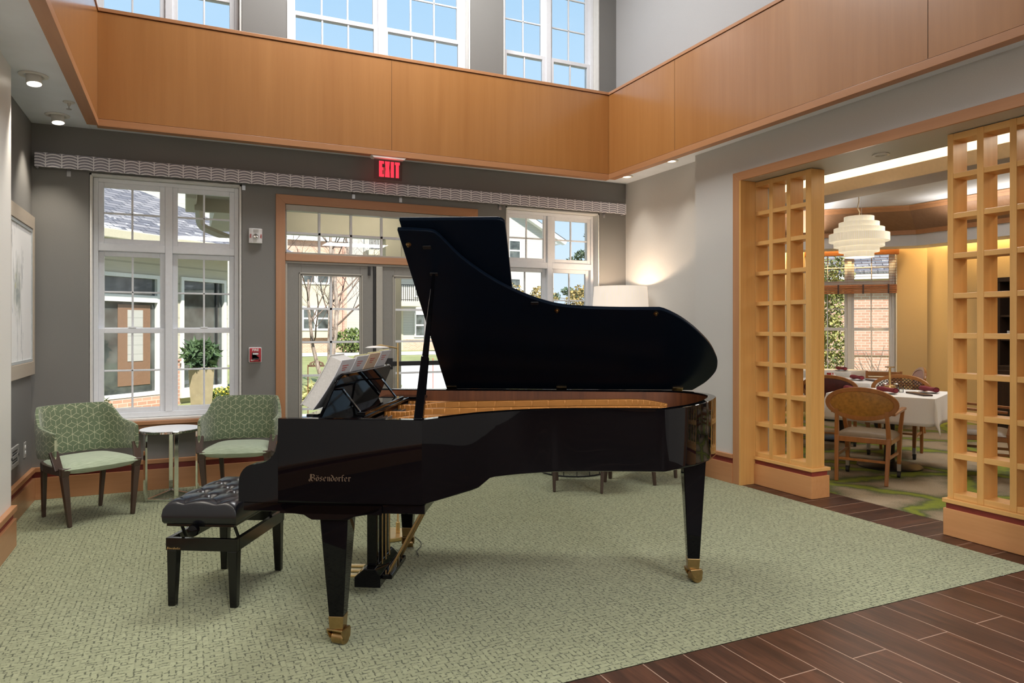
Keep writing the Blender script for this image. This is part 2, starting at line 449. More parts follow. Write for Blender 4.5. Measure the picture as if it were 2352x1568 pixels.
def plank_mat(name, swap, off):
    m, nt, b = mat_new(name)
    t = nd(nt, 'ShaderNodeTexCoord'); s = nd(nt, 'ShaderNodeSeparateXYZ', {0: t.outputs['Object']})
    a, c = (s.outputs[1], s.outputs[0]) if swap else (s.outputs[0], s.outputs[1])
    v = nd(nt, 'ShaderNodeCombineXYZ', {0: mth(nt, 'ADD', a, off[0]), 1: mth(nt, 'ADD', c, off[1]), 2: 0.0}).outputs[0]
    bt = nd(nt, 'ShaderNodeTexBrick', {'Vector': v, 'Scale': 1.0, 'Mortar Size': .0028, 'Mortar Smooth': .1, 'Brick Width': 1.22, 'Row Height': .2085,
                                      'Color1': (.15, .15, .15, 1), 'Color2': (.85, .85, .85, 1)}, offset=.36, offset_frequency=2)
    rnd = nd(nt, 'ShaderNodeSeparateColor', {0: bt.outputs['Color']}).outputs[0]
    v2 = nd(nt, 'ShaderNodeVectorMath', {0: v, 1: (1.6, 16, 1)}, operation='MULTIPLY').outputs[0]
    sh = nd(nt, 'ShaderNodeCombineXYZ', {2: mth(nt, 'MULTIPLY', rnd, 7.0)}).outputs[0]
    v3 = nd(nt, 'ShaderNodeVectorMath', {0: v2, 1: sh}, operation='ADD').outputs[0]
    n = noise(nt, v3, 1.3, 6, .62, .6)
    n2 = noise(nt, nd(nt, 'ShaderNodeVectorMath', {0: v3, 1: (3, 5, 1)}, operation='MULTIPLY').outputs[0], 1.5, 3)
    f = mth(nt, 'ADD', mth(nt, 'MULTIPLY', n, .7), mth(nt, 'MULTIPLY', n2, .3))
    f = mth(nt, 'ADD', f, mth(nt, 'MULTIPLY', mth(nt, 'SUBTRACT', rnd, .5), .12))
    col = ramp(nt, f, [(.30, (.020, .010, .007)), (.5, (.056, .023, .014)), (.72, (.115, .047, .027))])
    col = mix(nt, bt.outputs['Fac'], col, (.30, .20, .15))
    nt.links.new(col, b.inputs['Base Color']); setp(b, Roughness=.36); b.inputs['Specular IOR Level'].default_value = .28
    bump(nt, b, mth(nt, 'SUBTRACT', f, bt.outputs['Fac']), .12, .003)
    return m
MT['plank'] = plank_mat('wood_tile', True, (.35, -1.527 + .2085 * 40))
MT['plank_sill'] = plank_mat('wood_tile_threshold', False, (-4.46 + 6.1, -3.10 + .2085 * 30))

def dine_carpet_mat():
    m, nt, b = mat_new('dining_carpet')
    t = nd(nt, 'ShaderNodeTexCoord')
    w = nd(nt, 'ShaderNodeTexNoise', {'Vector': t.outputs['Object'], 'Scale': 3.0, 'Detail': 4.0})
    wv = nd(nt, 'ShaderNodeVectorMath', {0: w.outputs[1], 1: (.5, .5, .5)}, operation='SUBTRACT')
    ws = nd(nt, 'ShaderNodeVectorMath', {0: wv.outputs[0]}, operation='SCALE'); ws.inputs['Scale'].default_value = .45
    p = nd(nt, 'ShaderNodeVectorMath', {0: t.outputs['Object'], 1: ws.outputs[0]}, operation='ADD').outputs[0]
    vo = nd(nt, 'ShaderNodeTexVoronoi', {'Vector': p, 'Scale': 1.15}, feature='DISTANCE_TO_EDGE', voronoi_dimensions='2D')
    f = noise(nt, t.outputs['Object'], 130, 2); g = noise(nt, t.outputs['Object'], 9, 4)
    d = mth(nt, 'ADD', vo.outputs['Distance'], mth(nt, 'MULTIPLY', mth(nt, 'SUBTRACT', f, .5), .09))
    d = mth(nt, 'ADD', d, mth(nt, 'MULTIPLY', mth(nt, 'SUBTRACT', g, .5), .10))
    col = ramp(nt, d, [(.0, (.24, .29, .045)), (.05, (.20, .235, .05)), (.085, (.11, .13, .06)), (.15, (.25, .215, .145)), (.28, (.38, .31, .22))])
    col = mix(nt, .5, col, ramp(nt, f, [(.3, (.35, .35, .35)), (.7, (1, 1, 1))]), 'MULTIPLY')
    nt.links.new(col, b.inputs['Base Color']); setp(b, Roughness=.95); b.inputs['Specular IOR Level'].default_value = .1
    bump(nt, b, f, .4, .003)
    return m
MT['dine_carpet'] = dine_carpet_mat()

def cube_lattice_mat():
    """tumbling-block line pattern woven in pale thread on green"""
    m, nt, b = mat_new('green_cube_fabric')
    t = nd(nt, 'ShaderNodeTexCoord'); S = nd(nt, 'ShaderNodeSeparateXYZ', {0: t.outputs['UV']})
    k = 1 / .078
    px = mth(nt, 'MULTIPLY', S.outputs[0], k); py = mth(nt, 'MULTIPLY', S.outputs[1], k)
    s3 = math.sqrt(3)
    def cell(ox, oy):
        x = mth(nt, 'SUBTRACT', mth(nt, 'FLOORED_MODULO', mth(nt, 'ADD', px, ox), 1.0), .5)
        y = mth(nt, 'SUBTRACT', mth(nt, 'FLOORED_MODULO', mth(nt, 'ADD', py, oy), s3), s3 / 2)
        l = mth(nt, 'ADD', mth(nt, 'MULTIPLY', x, x), mth(nt, 'MULTIPLY', y, y))
        return x, y, l
    ax, ay, al = cell(20, 20 * s3); bx_, by_, bl = cell(20.5, 20.5 * s3)
    s = mth(nt, 'LESS_THAN', bl, al)
    def lerp(p, q): return mth(nt, 'ADD', mth(nt, 'MULTIPLY', p, mth(nt, 'SUBTRACT', 1.0, s)), mth(nt, 'MULTIPLY', q, s))
    gx = lerp(ax, bx_); gy = lerp(ay, by_)
    agx = mth(nt, 'ABSOLUTE', gx); agy = mth(nt, 'ABSOLUTE', gy)
    e = mth(nt, 'SUBTRACT', .5, mth(nt, 'MAXIMUM', agx, mth(nt, 'ADD', mth(nt, 'MULTIPLY', agx, .5), mth(nt, 'MULTIPLY', agy, s3 / 2))))
    dist = e
    for ang in (90, 210, 330):
        c_, s_ = math.cos(math.radians(ang)), math.sin(math.radians(ang))
        dot = mth(nt, 'ADD', mth(nt, 'MULTIPLY', gx, c_), mth(nt, 'MULTIPLY', gy, s_))
        per = mth(nt, 'ABSOLUTE', mth(nt, 'SUBTRACT', mth(nt, 'MULTIPLY', gx, s_), mth(nt, 'MULTIPLY', gy, c_)))
        pen = mth(nt, 'ADD', per, mth(nt, 'MULTIPLY', mth(nt, 'LESS_THAN', dot, 0.0), 9.0))
        dist = mth(nt, 'MINIMUM', dist, pen)
    line = mth(nt, 'LESS_THAN', dist, .024)
    gap = mth(nt, 'GREATER_THAN', noise(nt, coords(nt, 'UV'), 38, 2), .41)
    f = noise(nt, coords(nt, 'UV', scale=(300, 300, 1)), 1, 2)
    base = ramp(nt, f, [(.3, (.088, .125, .066)), (.7, (.15, .195, .112))])
    col = mix(nt, mth(nt, 'MULTIPLY', mth(nt, 'MULTIPLY', line, gap), .9), base, (.44, .45, .30))
    nt.links.new(col, b.inputs['Base Color']); setp(b, Roughness=.85); b.inputs['Sheen Weight'].default_value = .3
    bump(nt, b, f, .15, .002)
    return m
MT['cube_fabric'] = cube_lattice_mat()
def seat_mat():
    m, nt, b = mat_new('green_seat_fabric')
    n = noise(nt, coords(nt, scale=(14, 160, 160)), 1, 4)
    nt.links.new(ramp(nt, n, [(.3, (.25, .31, .215)), (.7, (.40, .47, .345))]), b.inputs['Base Color'])
    setp(b, Roughness=.85); b.inputs['Sheen Weight'].default_value = .3; bump(nt, b, n, .15, .002)
    return m
MT['seat_green'] = seat_mat()

def scallop_mat():
    m, nt, b = mat_new('scallop_fabric')
    t = nd(nt, 'ShaderNodeTexCoord'); s = nd(nt, 'ShaderNodeSeparateXYZ', {0: t.outputs['Object']})
    W, H = .112, .0238
    y = mth(nt, 'DIVIDE', s.outputs[2], H); row = mth(nt, 'FLOOR', y); fy = mth(nt, 'FRACT', y)
    x = mth(nt, 'DIVIDE', s.outputs[0], W)
    fx = mth(nt, 'SUBTRACT', mth(nt, 'FRACT', mth(nt, 'ADD', x, 50.0)), .5)
    x2 = mth(nt, 'MULTIPLY', fx, fx)
    def arc(k):
        c = mth(nt, 'SUBTRACT', k, mth(nt, 'MULTIPLY', x2, 2.6))
        return mth(nt, 'ABSOLUTE', mth(nt, 'SUBTRACT', fy, c))
    d = mth(nt, 'MINIMUM', arc(.82), arc(1.82))
    d = mth(nt, 'MINIMUM', d, arc(-.18 + .0))
    line = mth(nt, 'LESS_THAN', d, .20)
    post = mth(nt, 'GREATER_THAN', mth(nt, 'ABSOLUTE', fx), .462)
    line = mth(nt, 'MAXIMUM', line, post)
    n = noise(nt, coords(nt, scale=(300, 300, 300)), 1, 2)
    dark = ramp(nt, n, [(.35, (.22, .21, .26)), (.65, (.33, .32, .38))])
    col = mix(nt, line, dark, (.82, .81, .85))
    nt.links.new(col, b.inputs['Base Color']); setp(b, Roughness=.8)
    bump(nt, b, line, .3, .004)
    return m
MT['scallop'] = scallop_mat()

def siding_mat(name, c, pitch=.13, dark=.72, axis=2):
    m, nt, b = mat_new(name)
    t = nd(nt, 'ShaderNodeTexCoord'); s = nd(nt, 'ShaderNodeSeparateXYZ', {0: t.outputs['Object']})
    fr = mth(nt, 'FRACT', mth(nt, 'DIVIDE', s.outputs[axis], pitch))
    n = noise(nt, coords(nt, scale=(3, 3, 40)), 1, 3)
    base = ramp(nt, n, [(.3, tuple(x * .95 for x in c)), (.7, tuple(min(1, x * 1.03) for x in c))])
    nt.links.new(mix(nt, mth(nt, 'LESS_THAN', fr, .10), base, tuple(x * dark for x in c)), b.inputs['Base Color'])
    setp(b, Roughness=.6); bump(nt, b, fr, .3, .02)
    return m
MT['siding_white'] = siding_mat('siding_white', (.47, .46, .43), .17, .78)
MT['siding_cream'] = siding_mat('siding_cream', (.52, .485, .38), .34, .74)
MT['cream'] = plain('cream_stucco', (.52, .475, .35), .7, var=.04)
MT['beige_ext'] = plain('porch_beige', (.46, .41, .29), .7, var=.05, scale=3)
MT['ext_white'] = plain('exterior_white', (.74, .73, .70), .5, var=.03)
def brick_mat(name, c1, c2, mort):
    m, nt, b = mat_new(name)
    t = nd(nt, 'ShaderNodeTexCoord'); s = nd(nt, 'ShaderNodeSeparateXYZ', {0: t.outputs['Object']})
    v = nd(nt, 'ShaderNodeCombineXYZ', {0: mth(nt, 'ADD', s.outputs[0], mth(nt, 'MULTIPLY', s.outputs[1], .6)), 1: s.outputs[2]}).outputs[0]
    bt = nd(nt, 'ShaderNodeTexBrick', {'Vector': v, 'Scale': 1.0, 'Mortar Size': .008, 'Brick Width': .21, 'Row Height': .075, 'Color1': tuple(c1) + (1,), 'Color2': tuple(c2) + (1,), 'Mortar': tuple(mort) + (1,)})
    nt.links.new(bt.outputs[0], b.inputs['Base Color']); setp(b, Roughness=.85); bump(nt, b, bt.outputs[1], .3, .01)
    return m
MT['brick'] = brick_mat('brick_pink', (.50, .27, .19), (.60, .36, .27), (.62, .52, .44))
MT['brick_dark'] = brick_mat('brick_red', (.38, .17, .12), (.50, .27, .2), (.55, .45, .38))
def shingle_mat():
    m, nt, b = mat_new('snowy_shingles')
    t = nd(nt, 'ShaderNodeTexCoord')
    bt = nd(nt, 'ShaderNodeTexBrick', {'Vector': t.outputs['UV'], 'Scale': 1.0, 'Mortar Size': .012, 'Brick Width': .34, 'Row Height': .145, 'Color1': (.10, .10, .12, 1), 'Color2': (.25, .24, .25, 1), 'Mortar': (.03, .03, .04, 1)})
    n = noise(nt, coords(nt, 'UV', scale=(1.6, 4.5, 1)), 1.2, 5, .65, .6)
    s = nd(nt, 'ShaderNodeSeparateXYZ', {0: t.outputs['UV']})
    low = mth(nt, 'SUBTRACT', .735, mth(nt, 'MULTIPLY', s.outputs[1], -.035))
    low = mth(nt, 'SUBTRACT', low, mth(nt, 'MULTIPLY', mth(nt, 'LESS_THAN', s.outputs[1], 1.1), .16))
    snow = mth(nt, 'GREATER_THAN', mth(nt, 'ADD', n, mth(nt, 'MULTIPLY', bt.outputs[1], -.5)), low)
    nt.links.new(mix(nt, mth(nt, 'MULTIPLY', snow, .95), bt.outputs[0], (.92, .94, .98)), b.inputs['Base Color'])
    setp(b, Roughness=.8)
    return m
MT['shingle'] = shingle_mat()
def grass_mat(name, a, b2):
    m, nt, b = mat_new(name)
    n = noise(nt, coords(nt), .5, 4, .6, .5); f = noise(nt, coords(nt), 45, 3)
    nt.links.new(ramp(nt, mth(nt, 'ADD', mth(nt, 'MULTIPLY', n, .55), mth(nt, 'MULTIPLY', f, .45)), [(.33, a), (.66, b2)]), b.inputs['Base Color'])
    setp(b, Roughness=.95); bump(nt, b, f, .8, .03)
    return m
MT['grass'] = grass_mat('lawn_green', (.15, .185, .065), (.33, .34, .15))
MT['straw'] = grass_mat('straw_grass', (.35, .33, .12), (.58, .56, .26))
MT['concrete'] = plain('concrete', (.58, .58, .57), .85, var=.08, scale=4)
MT['gravel'] = plain('gravel', (.33, .31, .30), .9, var=.5, scale=30)
MT['soil'] = plain('mulch_soil', (.10, .06, .04), .95, var=.4, scale=20)
def bark_mat():
    m, nt, b = mat_new('birch_bark')
    n = noise(nt, coords(nt, scale=(9, 9, 3.5)), 1.4, 5, .7, .8)
    nt.links.new(ramp(nt, n, [(.34, (.05, .038, .03)), (.46, (.24, .18, .145)), (.62, (.42, .35, .30))]), b.inputs['Base Color'])
    setp(b, Roughness=.85); bump(nt, b, n, .5, .02)
    return m
MT['bark'] = bark_mat()
MT['twig'] = plain('twig_brown', (.16, .11, .085), .85, var=.3)
def leaf_mat(name, a, b2, s=3):
    m, nt, b = mat_new(name)
    n = noise(nt, coords(nt), s, 3)
    nt.links.new(ramp(nt, n, [(.32, a), (.68, b2)]), b.inputs['Base Color']); setp(b, Roughness=.6)
    return m
MT['leaf_dark'] = leaf_mat('leaf_dark', (.018, .045, .018), (.07, .12, .04))
MT['leaf_mid'] = leaf_mat('leaf_mid', (.05, .09, .02), (.20, .24, .06))
MT['leaf_cedar'] = leaf_mat('leaf_cedar', (.06, .09, .02), (.42, .38, .11), 4)
MT['leaf_autumn'] = leaf_mat('leaf_autumn', (.16, .13, .03), (.46, .32, .10), 1.5)
MT['leaf_pine'] = leaf_mat('leaf_pine', (.03, .06, .03), (.12, .17, .08))
MT['flower'] = leaf_mat('yellow_flowers', (.55, .40, .03), (.75, .62, .10), 6)
MT['planter_tan'] = plain('planter_tan', (.36, .29, .18), .7, var=.1, scale=8)
MT['ext_door'] = plain('brown_door', (.22, .125, .075), .5)
MT['stake_red'] = plain('stake_red', (.70, .12, .06), .6)
MT['rust'] = plain('rusty_iron', (.16, .085, .055), .8, .3, var=.3)
MT['pane_dark'] = plain('pane_reflective', (.075, .085, .08), .03, 0, var=.6, scale=2.2, spec=.9)
MT['screen_grey'] = plain('insect_screen', (.06, .065, .07), .5, var=.3, scale=3)
MT['painting'] = None
def painting_mat():
    m, nt, b = mat_new('floral_painting')
    t = nd(nt, 'ShaderNodeTexCoord'); s = nd(nt, 'ShaderNodeSeparateXYZ', {0: t.outputs['UV']})
    u = mth(nt, 'SUBTRACT', s.outputs[0], .36); v = mth(nt, 'SUBTRACT', s.outputs[1], .52)
    n = noise(nt, coords(nt, 'UV', scale=(7, 4, 1)), 1, 4, .6, 1.2)
    d = mth(nt, 'ADD', mth(nt, 'ADD', mth(nt, 'MULTIPLY', mth(nt, 'MULTIPLY', u, u), 7.5), mth(nt, 'MULTIPLY', mth(nt, 'MULTIPLY', v, v), 5.5)), mth(nt, 'MULTIPLY', n, .9))
    blot = ramp(nt, d, [(.34, (.20, .24, .26)), (.50, (.50, .52, .48)), (.66, (.72, .72, .71)), (.8, (.80, .80, .80))])
    sp = noise(nt, coords(nt, 'UV', scale=(16, 3.2, 1), rot=(0, 0, .12)), 1, 3, .6, .8)
    spike = mth(nt, 'MULTIPLY', mth(nt, 'GREATER_THAN', sp, .60), mth(nt, 'LESS_THAN', mth(nt, 'ABSOLUTE', u), .25))
    col = mix(nt, mth(nt, 'MULTIPLY', spike, .55), blot, (.22, .25, .27))
    n2 = noise(nt, coords(nt, 'UV', scale=(6, 5, 1), loc=(3, 1, 0)), 1, 2)
    yel = mth(nt, 'MULTIPLY', mth(nt, 'GREATER_THAN', n2, .58), mth(nt, 'LESS_THAN', d, .60))
    col = mix(nt, mth(nt, 'MULTIPLY', yel, .5), col, (.66, .62, .26))
    nt.links.new(col, b.inputs['Base Color']); setp(b, Roughness=.5)
    return m
MT['painting'] = painting_mat()
MT['frame_pale'] = wood('pale_frame_wood', (.40, .34, .27), (.48, .41, .33), 'Y', .8, .5)
MT['mat_grey'] = plain('frame_fillet', (.45, .48, .49), .4)
# ---------------------------------------------------------------- structure
def struct(name, mb, m, label, cat, **k):
    o = mb.build(name, m, **k); return tag(o, label, cat, kind='structure')
def wall_holes(a0, a1, z0, z1, holes, fn):
    """boxes round rectangular holes; fn(mb, a0,a1,z0,z1)"""
    xs = sorted({a0, a1} | {h[0] for h in holes} | {h[1] for h in holes}); zs = sorted({z0, z1} | {h[2] for h in holes} | {h[3] for h in holes})
    mb = MB()
    for i in range(len(xs) - 1):
        run = None
        for j in range(len(zs) - 1):
            cx, cz = (xs[i] + xs[i + 1]) / 2, (zs[j] + zs[j + 1]) / 2
            hole = any(h[0] < cx < h[1] and h[2] < cz < h[3] for h in holes) or not (a0 < cx < a1 and z0 < cz < z1)
            if hole:
                if run: fn(mb, xs[i], xs[i + 1], *run); run = None
            else: run = (run[0], zs[j + 1]) if run else (zs[j], zs[j + 1])
        if run: fn(mb, xs[i], xs[i + 1], *run)
    return mb
def setuv(o, fn):
    me = o.data; uv = me.uv_layers.new(name='uv')
    for l in me.loops: uv.data[l.index].uv = fn(me.vertices[l.vertex_index].co)

YB = 6.85
# floors
f = MB(); f.add([(-1.15, 2.43, 0), (4.5, 2.43, 0), (4.5, 5.43, 0), (4.7, 5.43, 0), (4.7, 6.9, 0), (-1.15, 6.9, 0)], [(0, 1, 2, 3, 4, 5)])
f.add([(x, y, -.1) for x, y, z in f.v], [(5, 4, 3, 2, 1, 0)])
struct('floor', f, 'carpet', 'green basket-weave carpet under the piano and window chairs', 'carpet')
struct('floor', MB().bx(-1.6, 4.98, -10.1, 2.426, -.1, -.001), 'plank', 'dark wood plank tiles with pale grout in the front right corner', 'floor')
struct('floor', MB().bx(4.502, 4.98, 2.428, 4.86, -.1, -.001), 'plank_sill', 'strip of dark wood tiles crossing the dining room doorway', 'floor')
struct('floor', MB().prism([(4.982, -.2), (10.9, -.2), (10.9, 7.2), (8.25, 9.85), (4.982, 6.88)], lambda a, b, t: (a, b, t), -.1, .001), 'dine_carpet', 'taupe and lime patterned carpet of the dining room', 'carpet')
# back wall
holes = [(-.71, .48, .60, 2.70), (.86, 2.718, -.1, 2.56), (3.13, 4.30, .60, 2.70), (-.71, .48, 3.40, 5.60), (.88, 2.72, 3.40, 5.60), (3.10, 4.30, 3.40, 5.60)]
struct('wall_back', wall_holes(-1.5, 4.90, -.1, 6.1, holes, lambda mb, a, b, c, d: mb.bx(a, b, YB, YB + .30, c, d)), 'wall', 'taupe fabric back wall with the garden door and tall windows', 'wall')
# left wall with the projecting pier
lw = MB().bx(-1.5, -1.12, 5.45, YB, -.1, 3.08)
struct('wall_left', lw, 'wall', 'short taupe side wall carrying the flower painting', 'wall')
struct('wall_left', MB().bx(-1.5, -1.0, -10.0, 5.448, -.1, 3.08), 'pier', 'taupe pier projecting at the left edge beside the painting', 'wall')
struct('wall_left', MB().bx(-1.5, -1.0, .5, YB, 3.12, 6.1), 'wall', 'upper side wall above the left wooden balustrade panel', 'wall')
# right wall
rw = wall_holes(-10.0, 5.43, -.1, 3.12, [(2.44, 4.82, -.2, 2.71)], lambda mb, a, b, c, d: mb.bx(4.50, 4.98, a, b, c, d))
struct('wall_right', rw, 'wall_right', 'window-lit wall around the wide dining room opening', 'wall')
struct('wall_right', MB().bx(4.66, 4.98, 5.432, YB, -.1, 3.12), 'wall_right', 'set-back strip of wall in the corner behind the floor lamp', 'wall')
struct('wall_right', MB().bx(4.53, 4.98, .5, YB, 3.122, 6.1), 'wall_pale', 'upper pale grey wall above the right balustrade panel', 'wall')
struct('wall_front', MB().bx(-1.6, 5.0, -10.3, -10.0, -.1, 3.2), 'wall', 'wall behind the camera', 'wall')
struct('wall_front', MB().bx(-1.5, 4.98, .5, .8, 3.122, 6.1), 'wall_pale', 'upper wall of the open well behind the camera', 'wall')
# soffit ceilings (ring around the open hall) and high ceiling
struct('ceiling', MB().bx(-1.3, -.70, .802, YB, 3.07, 3.12), 'ceil_grey', 'low grey soffit at the left with two downlights', 'ceiling')
struct('ceiling', MB().bx(4.31, 4.66, .802, YB, 3.07, 3.12), 'ceil_grey', 'narrow grey soffit along the right wall', 'ceiling')
struct('ceiling', MB().bx(-.698, 4.308, 6.63, YB, 3.07, 3.12), 'ceil_grey', 'narrow grey soffit above the patterned valance', 'ceiling')
struct('ceiling', MB().bx(-1.3, 4.66, -10.0, .80, 3.07, 3.12), 'ceil_grey', 'low soffit behind the camera', 'ceiling')  # unseen, brought forward to carry the added fill lights
struct('ceiling', MB().bx(-1.6, 4.98, .4, 7.0, 6.0, 6.12), 'white_wall', 'high white ceiling of the hall', 'ceiling')
# balustrade panels (wood fascia)
def fascia(name, along, a0, a1, p, sgn, label):
    """along: 'x' or 'y'; p: coordinate of the inner face; sgn: outward direction"""
    def B(mb, lo, hi, d0, d1, z0, z1):
        if along == 'x': mb.bx(lo, hi, p + sgn * d0, p + sgn * d1, z0, z1)
        else: mb.bx(p + sgn * d0, p + sgn * d1, lo, hi, z0, z1)
    o = struct(name, (lambda m: (B(m, a0, a1, .004, .07, 3.09, 3.95), m)[1])(MB()), 'maple', label, 'wooden fascia')
    t = MB(); B(t, a0, a1, -.002, .078, 3.03, 3.086); tag(t.build('bottom_rail', 'maple_trim_' + along, o, bevel=.002), 'pinkish lower rail')
    t = MB(); B(t, a0, a1, -.004, .10, 3.956, 3.985); t.build('top_rail', 'maple_trim_' + along, o, bevel=.002)
    t = MB(); B(t, a0, a1, .010, .06, 3.084, 3.092); B(t, a0, a1, .010, .06, 3.949, 3.957)
    n = int((a1 - a0) / 2.6)
    t.build('shadow_groove', 'groove', o)
    t = MB()
    for i in range(1, n + 1):
        q = (1.80 if i == 1 else 99) if along == 'x' else (5.414 - (i - 1) * 2.514 if sgn > 0 else 99)
        if a0 < q < a1: B(t, q - .0012, q + .0012, .0025, .01, 3.093, 3.948)
    if t.v: t.build('panel_joint', 'groove', o)
    return o
fascia('trim_1', 'x', -.632, 4.247, 6.553, 1, 'long wooden balustrade panel across the back under the high windows')
fascia('trim_2', 'y', .802, 6.551, 4.237, 1, 'long wooden balustrade panel running along the right side')
fascia('trim_3', 'y', .802, 6.551, -.622, -1, 'wooden balustrade panel at the upper left with bright sheen')
# ledges behind the balustrade
struct('trim_4', MB().bx(-.60, 4.22, 6.66, YB, 3.40, 3.42), 'white_wall', 'ledge hidden behind the back balustrade panel', 'ledge')
# baseboards
def base_run(name, pts, label, inward):
    """pts: polyline of wall corners; inward: unit normals per run"""
    pl, rd, cp = MB(), MB(), MB()
    for (p, q), n in zip(zip(pts[:-1], pts[1:]), inward):
        for mb, t, z0, z1 in ((pl, .03, 0, .178), (rd, .012, .178, .226), (cp, .034, .226, .262)):
            x0, x1 = sorted((p[0], q[0])); y0, y1 = sorted((p[1], q[1]))
            if n[0]: xa, xb = (p[0], p[0] + n[0] * t); mb.bx(xa, xb, y0, y1, z0, z1)
            else: ya, yb = (p[1], p[1] + n[1] * t); mb.bx(x0, x1, ya, yb, z0, z1)
    ax = 'x' if inward[0][1] else 'y'
    o = struct(name, pl, 'maple_trim_' + ax, label, 'baseboard', bevel=.002)
    tag(rd.build('reveal_band', 'red_band', o), 'dark red recessed band'); cp.build('cap_rail', 'maple_trim_' + ax, o, bevel=.003)
    return o
base_run('baseboard_back', [(-1.12, YB), (.776, YB)], 'wooden baseboard with red band under the left window', [(0, -1)])
base_run('baseboard_back', [(2.804, YB), (4.66, YB)], 'wooden baseboard with red band behind the piano tail', [(0, -1)])
base_run('baseboard_left', [(-1.12, 5.45), (-1.12, YB - .035)], 'wooden baseboard with red band below the painting', [(1, 0)])
base_run('baseboard_left', [(-1.0, -10.0), (-1.0, 5.448)], 'wooden baseboard around the pier at the left edge', [(1, 0)])
base_run('baseboard_right', [(4.66, 5.45), (4.66, YB - .035)], 'wooden baseboard with red band in the lamp corner', [(-1, 0)])
base_run('baseboard_right', [(4.50, 4.897), (4.50, 5.46)], 'wooden baseboard with red band between piano and wooden screen', [(-1, 0)])
# dining opening casing
ca = struct('trim_5', MB().prism([(4.82, 0), (4.897, 0), (4.897, 2.785), (4.82, 2.709)], lambda a, z, t: (t, a, z), 4.482, 4.50), 'maple_trim_z', 'wooden casing framing the dining room opening', 'door casing', bevel=.002)
MB().prism([(4.82, 2.709), (4.897, 2.785), (2.36, 2.785), (2.44, 2.709)], lambda a, z, t: (t, a, z), 4.482, 4.4998).build('head_casing', 'maple_trim_y', ca, bevel=.002)
MB().prism([(2.44, 0), (2.36, 0), (2.36, 2.785), (2.44, 2.709)], lambda a, z, t: (t, a, z), 4.482, 4.50).build('side_casing', 'maple_trim_z', ca, bevel=.002)
MB().bx(4.484, 4.72, 4.80, 4.8195, 0, 2.709).build('jamb_lining', 'screen_z', ca)
# left pier casing (wood frame at the very edge)
cl = struct('trim_6', MB().bx(-1.0, -.982, 4.86, 5.03, .263, 2.42), 'maple_trim_z', 'wooden casing on the pier at the far left edge', 'door casing')

# ---------------------------------------------------------------- windows
def window(name, label, w, z0, z1, M, rows, ncol, depth=.30, split=2, low=(2, 2), rec=.10, reveal=True):
    """M places local (x along, y outward depth, z). rows: list of (za, zb, nrows, offset) sashes"""
    o = thing(name, label, 'window', kind='structure'); o.matrix_world = M
    if reveal:
        r = MB()
        r.bx(-.004, .014, .0, depth, z0, z1); r.bx(w - .014, w + .004, .0, depth, z0, z1); r.bx(.0, w, .0, depth, z1 - .014, z1 + .004); r.bx(.0, w, .0, depth, z0 - .004, z0 + .014)
        r.build('window_reveal', 'reveal', o)
    fr = MB(); y0, y1 = rec, rec + .10; g = .016; t = .035
    a, b, c, d = g, w - g, z0 + g, z1 - g
    fr.bx(a, a + t, y0, y1, c, d); fr.bx(b - t, b, y0, y1, c, d); fr.bx(a + t, b - t, y0, y1, d - t, d); fr.bx(a + t, b - t, y0, y1, c, c + t + .01)
    cw = (w - 2 * g - 2 * t)
    mull = .06
    colw = (cw - mull * (split - 1)) / split
    for i in range(1, split):
        x = a + t + colw * i + mull * (i - 1); fr.bx(x, x + mull, y0 - .004, y1 - .002, c + t + .0102, d - t - .0002)
    for k in range(len(rows) - 1):
        if rows[k][4] == 1:
            
                for i in range(split): fr.bx(a + t + (colw + mull) * i + .0002, a + t + (colw + mull) * i + colw - .0002, y0 - .002, y1 - .001, rows[k][1], rows[k + 1][0])
    fr.build('window_frame', 'white', o, bevel=.004)
    for za, zb, nr, off, gap in rows:
        for i in range(split):
            xa = a + t + (colw + mull) * i; xb = xa + colw
            s = MB(); ys = y0 + .012 + off; yt = ys + .035; st = .042
            s.bx(xa, xa + st, ys, yt, za, zb); s.bx(xb - st, xb, ys, yt, za, zb); s.bx(xa + st, xb - st, ys, yt, zb - st, zb); s.bx(xa + st, xb - st, ys, yt, za, za + st)
            m = .016; ya, yb = ys + .008, yt - .008
            for q in range(1, ncol):
                x = xa + st + (xb - xa - 2 * st) * q / ncol; s.bx(x - m / 2, x + m / 2, ya, yb, za + st, zb - st)
            for q in range(1, nr):
                z = za + st + (zb - za - 2 * st) * q / nr; s.bx(xa + st, xb - st, ya, yb, z - m / 2, z + m / 2)
            sash = s.build('sash', 'white', o, bevel=.003)
            MB().bx(xa + st - .005, xb - st + .005, ys + .0165, ys + .0185, za + st - .005, zb - st + .005).build('pane', 'glass', sash)
            if off == 0 and gap == 9:
                MB().bx((xa + xb) / 2 - .03, (xa + xb) / 2 + .03, ys - .002, ys + .03, zb, zb + .014).build('sash_lock', 'white', sash, bevel=.003)
    return o
def T(x, y, z=0, rot=0.): return Matrix.Translation((x, y, z)) @ Matrix.Rotation(rot, 4, 'Z')
R1 = [(.646, 1.395, 2, 0., 9), (1.36, 2.06, 2, .036, 1), (2.13, 2.65, 2, .0, 0)]
window('window_1', 'tall white window between the two green chairs', 1.19, .60, 2.70, T(-.71, YB), [(.661, 1.395, 2, 0., 9), (1.36, 2.062, 2, .036, 1), (2.128, 2.649, 2, 0., 0)], 2)
window('window_2', 'tall white window between the piano lid and lamp', 1.17, .60, 2.70, T(3.13, YB), [(.661, 1.395, 2, 0., 9), (1.36, 2.062, 2, .036, 1), (2.128, 2.649, 2, 0., 0)], 2)
U = [(3.461, 4.43, 3, 0., 0), (4.39, 5.549, 3, .036, 0)]
